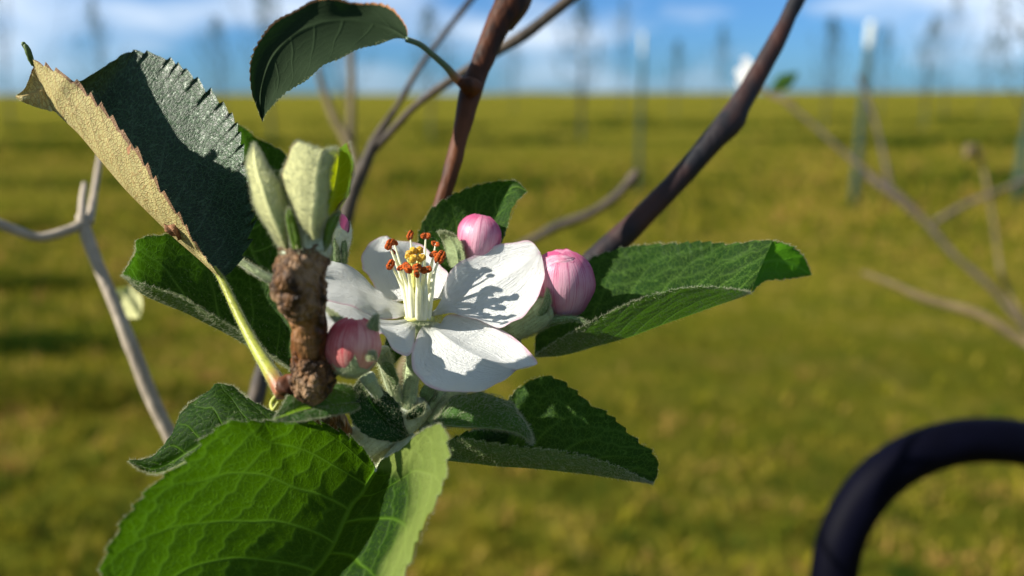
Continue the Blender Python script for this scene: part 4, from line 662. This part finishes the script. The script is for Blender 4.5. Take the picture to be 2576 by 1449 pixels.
mkpetal(conv(ZD, [(800, 800, 136.5), (800, 870, 134), (795, 960, 131), (770, 1062, 128), (730, 1086, 127), (640, 1020, 125.5), (560, 900, 125), (440, 960, 124), (200, 960, 123), (30, 905, 123), (-60, 870, 124), (-160, 800, 125), (-220, 720, 127), (-255, 620, 129)]),
 conv(ZD, [(800, 800, 137), (740, 830, 134.5), (650, 850, 132), (500, 850, 129.5), (350, 820, 128), (150, 780, 127), (-60, 700, 127.5), (-255, 620, 129)]),
 conv(ZD, [(790, 795, 137), (700, 805, 134.5), (600, 812, 133), (520, 806, 132), (430, 770, 131), (340, 722, 130.5), (230, 690, 130), (130, 668, 130), (0, 640, 130), (-130, 615, 130), (-255, 620, 129)]), 'lower left petal drooping beside the near bud', bl=0.9, br=0.5, seed=84)
mkpetal(conv(ZD, [(870, 850, 136), (850, 868, 134.5), (825, 925, 132), (790, 1010, 129.5), (778, 1100, 127.5), (792, 1190, 126), (840, 1250, 125), (900, 1300, 124.5), (990, 1342, 124), (1100, 1346, 124), (1190, 1362, 124), (1290, 1355, 124.5), (1380, 1322, 125), (1480, 1258, 126), (1560, 1190, 127)]),
 conv(ZD, [(880, 845, 136.5), (950, 880, 134.5), (1060, 960, 131.5), (1200, 1050, 129.5), (1380, 1130, 128), (1560, 1190, 127)])[:],
 conv(ZD, [(900, 835, 136.5), (960, 825, 136), (1005, 835, 136), (1015, 800, 136.5), (1060, 770, 137), (1140, 765, 137), (1230, 780, 137), (1300, 820, 136.5), (1370, 855, 136), (1450, 875, 135), (1550, 935, 133), (1630, 1010, 131), (1690, 1085, 129.5), (1722, 1145, 128.5), (1700, 1166, 128), (1620, 1172, 127.5), (1560, 1190, 127)]), 'front petal, half shaded, with a fold across it', bl=1.2, br=1.3, ruffle=0.45, seed=85)
mb = MB(); r = np.random.default_rng(5)       # hairs in the throat
pts = np.array([P(F(1055 + 55 * math.cos(a) * q, 803 + 16 * math.sin(a) * q, 137 - 3.0 * math.sin(a) * q)) for a, q in zip(r.uniform(0, 6.28, 900), r.uniform(0.6, 1.1, 900))]); hair(mb, pts, vec(0, 1, 0.3)[None] * 1000 + 0.9 * r.normal(size=(900, 3)), 0.8, mat=0, seed=4)
tube(mb, PP([F(1055, 812, 136.8), F(1055, 800, 137)]), [2.6, 2.7], 24, 6, mat=1); mb.build('throat', [H_soft, M_style], BL)
# stamens: (anther x, y in the flower close-up, base x, d anther, size, tilt)
ST = [(985, 240, 1060, 139, 1.0, 70), (1180, 250, 1140, 139.5, 1.05, 5), (1305, 350, 1185, 139, 0.9, -25), (1280, 480, 1180, 136, 0.95, 20), (1360, 520, 1225, 134.5, 1.45, 60), (720, 360, 965, 136.5, 1.15, 65), (780, 330, 990, 139, 0.9, -30), (768, 450, 975, 137, 0.7, -40), (740, 610, 950, 132.5, 1.1, 60),
      (870, 650, 985, 132, 0.85, 30), (950, 650, 1010, 130.5, 1.25, -60), (1065, 640, 1120, 130, 0.95, 10), (1065, 725, 1090, 129, 0.8, -70), (1185, 675, 1170, 130.5, 1.1, 15), (1140, 690, 1145, 131, 0.6, 0)]
for i, (ax, ay, bx, da, sz, tl) in enumerate(ST):
    mb = MB(); A = P(ZF(ax, ay, da)); bd = 136.5 - 1.6 * math.cos((bx - 1095) / 190 * 1.4) if da < 136 else 137.5
    B = P(ZF(bx * 0.8 + 1100 * 0.2, 1290, bd)); Mi = P(ZF(bx + (ax - bx) * 0.12, 1000, bd * 0.6 + da * 0.4)); M2 = P(ZF(bx + (ax - bx) * 0.45, 720 if ay < 600 else 900, bd * 0.35 + da * 0.65))
    if ay > 600: pts = [B, Mi, P(ZF(bx + (ax - bx) * 0.5, (1000 + ay) / 2, (bd + da) / 2)), A]
    else: pts = [B, Mi, M2, A]
    tube(mb, pts, [0.66, 0.52, 0.28, 0.13], 12, 44, seed=i); so_ = mb.build('stamen', M_fil, BL)
    # anther: two crumpled lobes
    mb = MB(); ax_ = unit(vec(math.cos(rad(tl)), math.sin(rad(tl)), 0.15)); sd_ = unit(np.cross(ax_, vec(0.2, 0.1, 1))); fw = np.cross(ax_, sd_)
    for k in (-1, 1):
        c = A + sd_ * k * 0.23e-3 * sz; th = np.linspace(-1, 1, 9)
        sz_ = sz; pl = [c + ax_ * 0.85e-3 * sz * q + sd_ * k * 0.22e-3 * (q ** 2) * -1 + fw * 0.2e-3 * math.sin(q * 3 + i) for q in th]
        tube(mb, pl, [0.10 * sz, 0.24 * sz, 0.32 * sz, 0.34 * sz, 0.29 * sz, 0.35 * sz, 0.31 * sz, 0.25 * sz, 0.09 * sz], 24, 44, rough=0.085, rs=6200, seed=i * 2 + k + 7)
    rr_ = np.random.default_rng(i + 60); hair(mb, A + rr_.normal(size=(14, 3)) * 0.35e-3 * sz, rr_.normal(size=(14, 3)), 1.1, width=0.03, mat=1, curl=1.2, seed=i)
    mb.build('anther', [M_anther, H_white], so_)
for i, (sx, sy, d) in enumerate([(960, 500, 133.5), (1010, 460, 135), (1090, 450, 135.5), (1120, 540, 134), (1020, 550, 132.5)]):
    mb = MB(); tube(mb, PP([ZF(1050 + i * 12, 1250, 136.8), ZF(1035 + i * 12, 850, 135.5), ZF((sx + 1050) / 2, 680, 134.5), ZF(sx, sy + 20, d)]), [0.5, 0.45, 0.36, 0.36], 12, 40, seed=i); pi_ = mb.build('pistil', M_style, BL)
    mb = MB(); c = P(ZF(sx, sy, d)); tube(mb, [c + vec(-0.25, -0.5, 0), c, c + vec(0.25, 0.35, 0), c + vec(0.5, 0.75, 0.1)], [0.3, 0.5, 0.66, 0.3], 26, 36, rough=0.28, rs=3600, seed=i + 4); mb.build('stigma', M_stigma, pi_)

# ---------------- buds
def bud(label, cq, axis, ln, rd, mat, shells, seed=1, sepals=(), cup=0.3, cupmat=None, squash=1.0, hl=0.6):
    c = P(cq); az = unit(vec(*axis)); ax = unit(np.cross(az, vec(0, 0, 1))); ay = np.cross(az, ax); rr = np.random.default_rng(seed)
    def pt(th, ph, k=0.0, fl=0.0):
        z = np.cos(th); r_ = np.sin(th) ** 0.85 * (1 + 0.10 * z) * (1 + k); zz = z * (1 + k * 0.7)
        return c + (az * (zz * ln / 2)[..., None] + (ax * np.cos(ph)[..., None] + ay * np.sin(ph)[..., None] * squash) * (r_ * rd)[..., None]) / 1000
    mb = MB(); TH, PH = np.meshgrid(np.linspace(0.001, math.pi - 0.001, 40), np.linspace(0, 2 * np.pi, 60, endpoint=False), indexing='ij')
    mb.add(pt(TH, PH, -0.04).reshape(-1, 3), gridfaces(40, 60, True), 0, np.stack([TH * 0.6, PH * 0.6], -1).reshape(-1, 2), edge=(0.75 + 0.25 * np.cos(TH)).ravel(), along=(TH / 3.14).ravel())
    core = mb.build('flower_bud', mat, SP, label=label)
    for i, (p0, half, top, k) in enumerate(shells):        # centre angle, half width, top angle, lift
        mb = MB(); nu, nv = 50, 50; a, b = np.meshgrid(np.linspace(0, 1, nu), np.linspace(-1, 1, nv), indexing='ij')
        w_ = half * (0.55 + 0.45 * np.sin(np.pi * np.clip(0.15 + a * 0.7, 0, 1))); th = top + (math.pi * 0.93 - top) * a; th = np.abs(th + 0.08 * vnoise(b * 3 + i * 9, seed) * (1 - a))
        ph = p0 + b * w_; edge = np.maximum(np.abs(b) ** 5, (1 - a) ** 7); lift = k * (1.5 - 0.5 * a) + 0.05 * np.abs(b) ** 4 * vnoise(a * 6 + i * 5, seed + 2) + 0.03 * np.abs(b) ** 6 + 0.05 * (1 - a) ** 8 + 0.01 * vnoise(b * 6, seed + 3)
        mb.add(pt(np.clip(th, 0.02, 3.1), ph, lift).reshape(-1, 3), gridfaces(nu, nv), 0, np.stack([a, b * half * 0.5], -1).reshape(-1, 2), edge=np.clip(edge + 0.35 * (1 - a), 0, 1).ravel(), along=a.ravel()); mb.build('petal', mat, core)
    if cup:
        mb = MB(); nu, nv = 26, 50; a, ph = np.meshgrid(np.linspace(0, 1, nu), np.linspace(0, 2 * np.pi, nv, endpoint=False), indexing='ij'); th0 = math.pi * (1 - cup) + 0.55 * np.abs(np.sin(ph * 2.5)) ** 0.8 + 0.05 * np.sin(ph * 11); th = th0 + (math.pi - 0.02 - th0) * a
        V = pt(th, ph, 0.15); mb.add(V.reshape(-1, 3), gridfaces(nu, nv, True), 0, np.stack([a, ph * .3], -1).reshape(-1, 2)); n_ = 2200; i_ = rr.integers(0, nu, n_); j_ = rr.integers(0, nv, n_)
        hair(mb, V[i_, j_], unit(V[i_, j_] - c) + 0.7 * rr.normal(size=(n_, 3)), hl, mat=1, seed=seed); mb.build('calyx', [cupmat or M_downy, H_soft], core)
    for (Lp, Mp, Rp) in sepals:
        mb = MB(); leaf(mb, Lp, Mp, Rp, n=90, nh=16, teeth=3, amp=0.05, veins=3, edge_hairs=450, under_hairs=500, top_hairs=400, hl=hl, seed=seed + 5, bl=0.2, br=0.2); mb.build('sepal', [M_sepal, H_soft], core)
    return core
bud('near red and pale bud in front of the flower, left of centre', F(886, 874, 121), (0.08, 1, 0.02), 7.9, 3.7, M_red, [(1.2, 1.5, 0.1, 0.03), (3.1, 1.5, 0.12, 0.06), (5.1, 1.4, 0.25, 0.11)], 91, cup=0.44, cupmat=M_downy,
 sepals=[(conv(ZD, [(300, 830, 120), (260, 800, 120.5), (200, 760, 121), (135, 725, 122)]), conv(ZD, [(300, 840, 120), (250, 820, 120), (190, 785, 120.5), (135, 725, 122)]), conv(ZD, [(290, 850, 119), (230, 835, 119), (180, 800, 120), (135, 725, 122)])),
         (conv(ZD, [(455, 880, 119), (455, 840, 119), (480, 800, 119), (517, 770, 119.5)]), conv(ZD, [(485, 890, 118.5), (488, 850, 118.5), (500, 810, 118.8), (517, 770, 119.5)]), conv(ZD, [(520, 900, 119), (522, 860, 119), (522, 810, 119), (517, 770, 119.5)])),
         (conv(ZD, [(460, 1120, 117), (445, 1090, 117), (460, 1060, 117), (490, 1048, 117)]), conv(ZD, [(480, 1120, 116.8), (468, 1090, 116.6), (475, 1065, 116.7), (490, 1048, 117)]), conv(ZD, [(500, 1115, 117), (505, 1090, 117), (500, 1065, 117), (490, 1048, 117)]))])
bud('round pink bud behind the flower, above the right petal', F(1207, 606, 147), (0.15, 1, 0.1), 8.6, 3.75, M_pink, [(0.4, 1.5, 0.15, 0.03), (2.6, 1.6, 0.05, 0.06), (4.4, 1.4, 0.22, 0.10)], 92, cup=0.3,
 sepals=[(conv(ZD, [(1170, 380, 144), (1170, 320, 143.5), (1150, 250, 143), (1110, 185, 143), (1040, 148, 143), (972, 143, 144)]), conv(ZD, [(1130, 400, 145), (1120, 320, 144), (1095, 250, 144), (1060, 195, 144), (1020, 160, 144), (972, 143, 144)]), conv(ZD, [(1070, 420, 146), (1050, 340, 146), (1030, 270, 146), (1010, 215, 146), (990, 170, 145), (972, 143, 144)]))])
B3 = bud('large pink bud at the right beside the sunlit petal', F(1418, 714, 144), (-0.02, 1, 0.25), 11.4, 5.0, M_pink, [(0.2, 1.5, 0.12, 0.02), (2.4, 1.6, 0.06, 0.06), (4.5, 1.45, 0.30, 0.11)], 93, cup=0.22,
 sepals=[(conv(ZG, [(640, 1230, 142), (800, 1090, 141), (960, 1060, 141), (1130, 1060, 140.5), (1300, 1090, 140), (1420, 1180, 140), (1500, 1262, 140)]), conv(ZG, [(660, 1240, 141), (800, 1150, 140.5), (980, 1110, 140), (1150, 1090, 139.5), (1300, 1120, 139.5), (1410, 1195, 139.8), (1500, 1262, 140)]), conv(ZG, [(680, 1260, 142), (820, 1220, 141.5), (990, 1160, 141), (1160, 1120, 140.5), (1290, 1140, 140), (1400, 1205, 140), (1500, 1262, 140)])),
         (conv(ZG, [(700, 1050, 139), (800, 920, 138.5), (840, 800, 138.5), (865, 715, 139)]), conv(ZG, [(760, 1060, 138), (850, 920, 138), (868, 800, 138.2), (865, 715, 139)]), conv(ZG, [(850, 1060, 139), (900, 930, 138.5), (905, 820, 138.5), (865, 715, 139)]))])
for Lq, Mq, Rq, sd in (([(790, 350, 142), (880, 275, 142), (990, 230, 142), (1090, 220, 142), (1165, 243, 141.5), (1240, 305, 141), (1310, 350, 141)], [(820, 430, 141), (950, 340, 140.5), (1080, 300, 140.2), (1200, 320, 140.3), (1310, 350, 141)], [(850, 500, 140.5), (980, 420, 139.8), (1100, 385, 139.6), (1220, 380, 140), (1310, 350, 141)], 3),
   ([(800, 365, 140.4), (900, 305, 140), (1000, 288, 139.6), (1090, 292, 139.4), (1150, 318, 139.3), (1208, 325, 139.6)], [(830, 440, 139.6), (950, 375, 139), (1080, 350, 138.7), (1208, 335, 139.4)], [(840, 530, 139.3), (945, 474, 138.9), (1050, 450, 138.6), (1130, 405, 138.6), (1195, 385, 138.8), (1208, 345, 139.4)], 4),
   ([(1240, 560, 139.4), (1260, 470, 139.4), (1330, 430, 139.8), (1390, 440, 140.4), (1418, 500, 141.4), (1425, 620, 142.4)], [(1260, 640, 139.2), (1320, 560, 139.4), (1380, 560, 140.2), (1425, 620, 142.4)], [(1280, 760, 139.2), (1340, 700, 139.8), (1390, 690, 140.8), (1425, 620, 142.4)], 5)):
    mb = MB(); petal(mb, conv(ZG, Lq), conv(ZG, Mq), conv(ZG, Rq), bl=0.25, br=0.25, ruffle=0.3, seed=sd, n=60, nh=16); mb.build('petal', M_pink, B3)
mb = MB(); tube(mb, PP(conv(ZG, [(860, 960, 141.5), (760, 1020, 141), (640, 1110, 141), (500, 1200, 141), (400, 1260, 141.5), (250, 1400, 142)])), [2.2, 2.6, 2.5, 2.15, 1.8, 1.5], 26, 50, rough=0.08, hairs=6500, hl=0.75, seed=94); mb.build('flower_stalk', [M_downy, H_pale], SP)
bud('small downy bud with a pink slit, behind the bark stub', F(838, 605, 141), (0.15, 1, 0), 9.5, 2.7, M_pink, [(0.2, 1.5, 0.3, 0.03)], 95, cup=0.78, cupmat=M_downy_pale,
 sepals=[(conv(ZT, [(980, 1400, 139), (1010, 1200, 138.5), (1040, 1060, 138.5), (1060, 960, 139)]), conv(ZT, [(1060, 1420, 138.5), (1060, 1250, 138), (1060, 1080, 138), (1060, 960, 139)]), conv(ZT, [(1150, 1420, 139), (1140, 1300, 138.5), (1090, 1100, 138.5), (1060, 960, 139)])),
         (conv(ZT, [(1130, 1420, 139.5), (1150, 1260, 139), (1120, 1080, 139), (1075, 960, 139)]), conv(ZT, [(1170, 1420, 139), (1185, 1250, 138.5), (1150, 1080, 139), (1075, 960, 139)]), conv(ZT, [(1205, 1400, 140), (1215, 1250, 140), (1170, 1060, 140), (1075, 960, 139)]))])
print('OK built', len(bpy.data.objects))
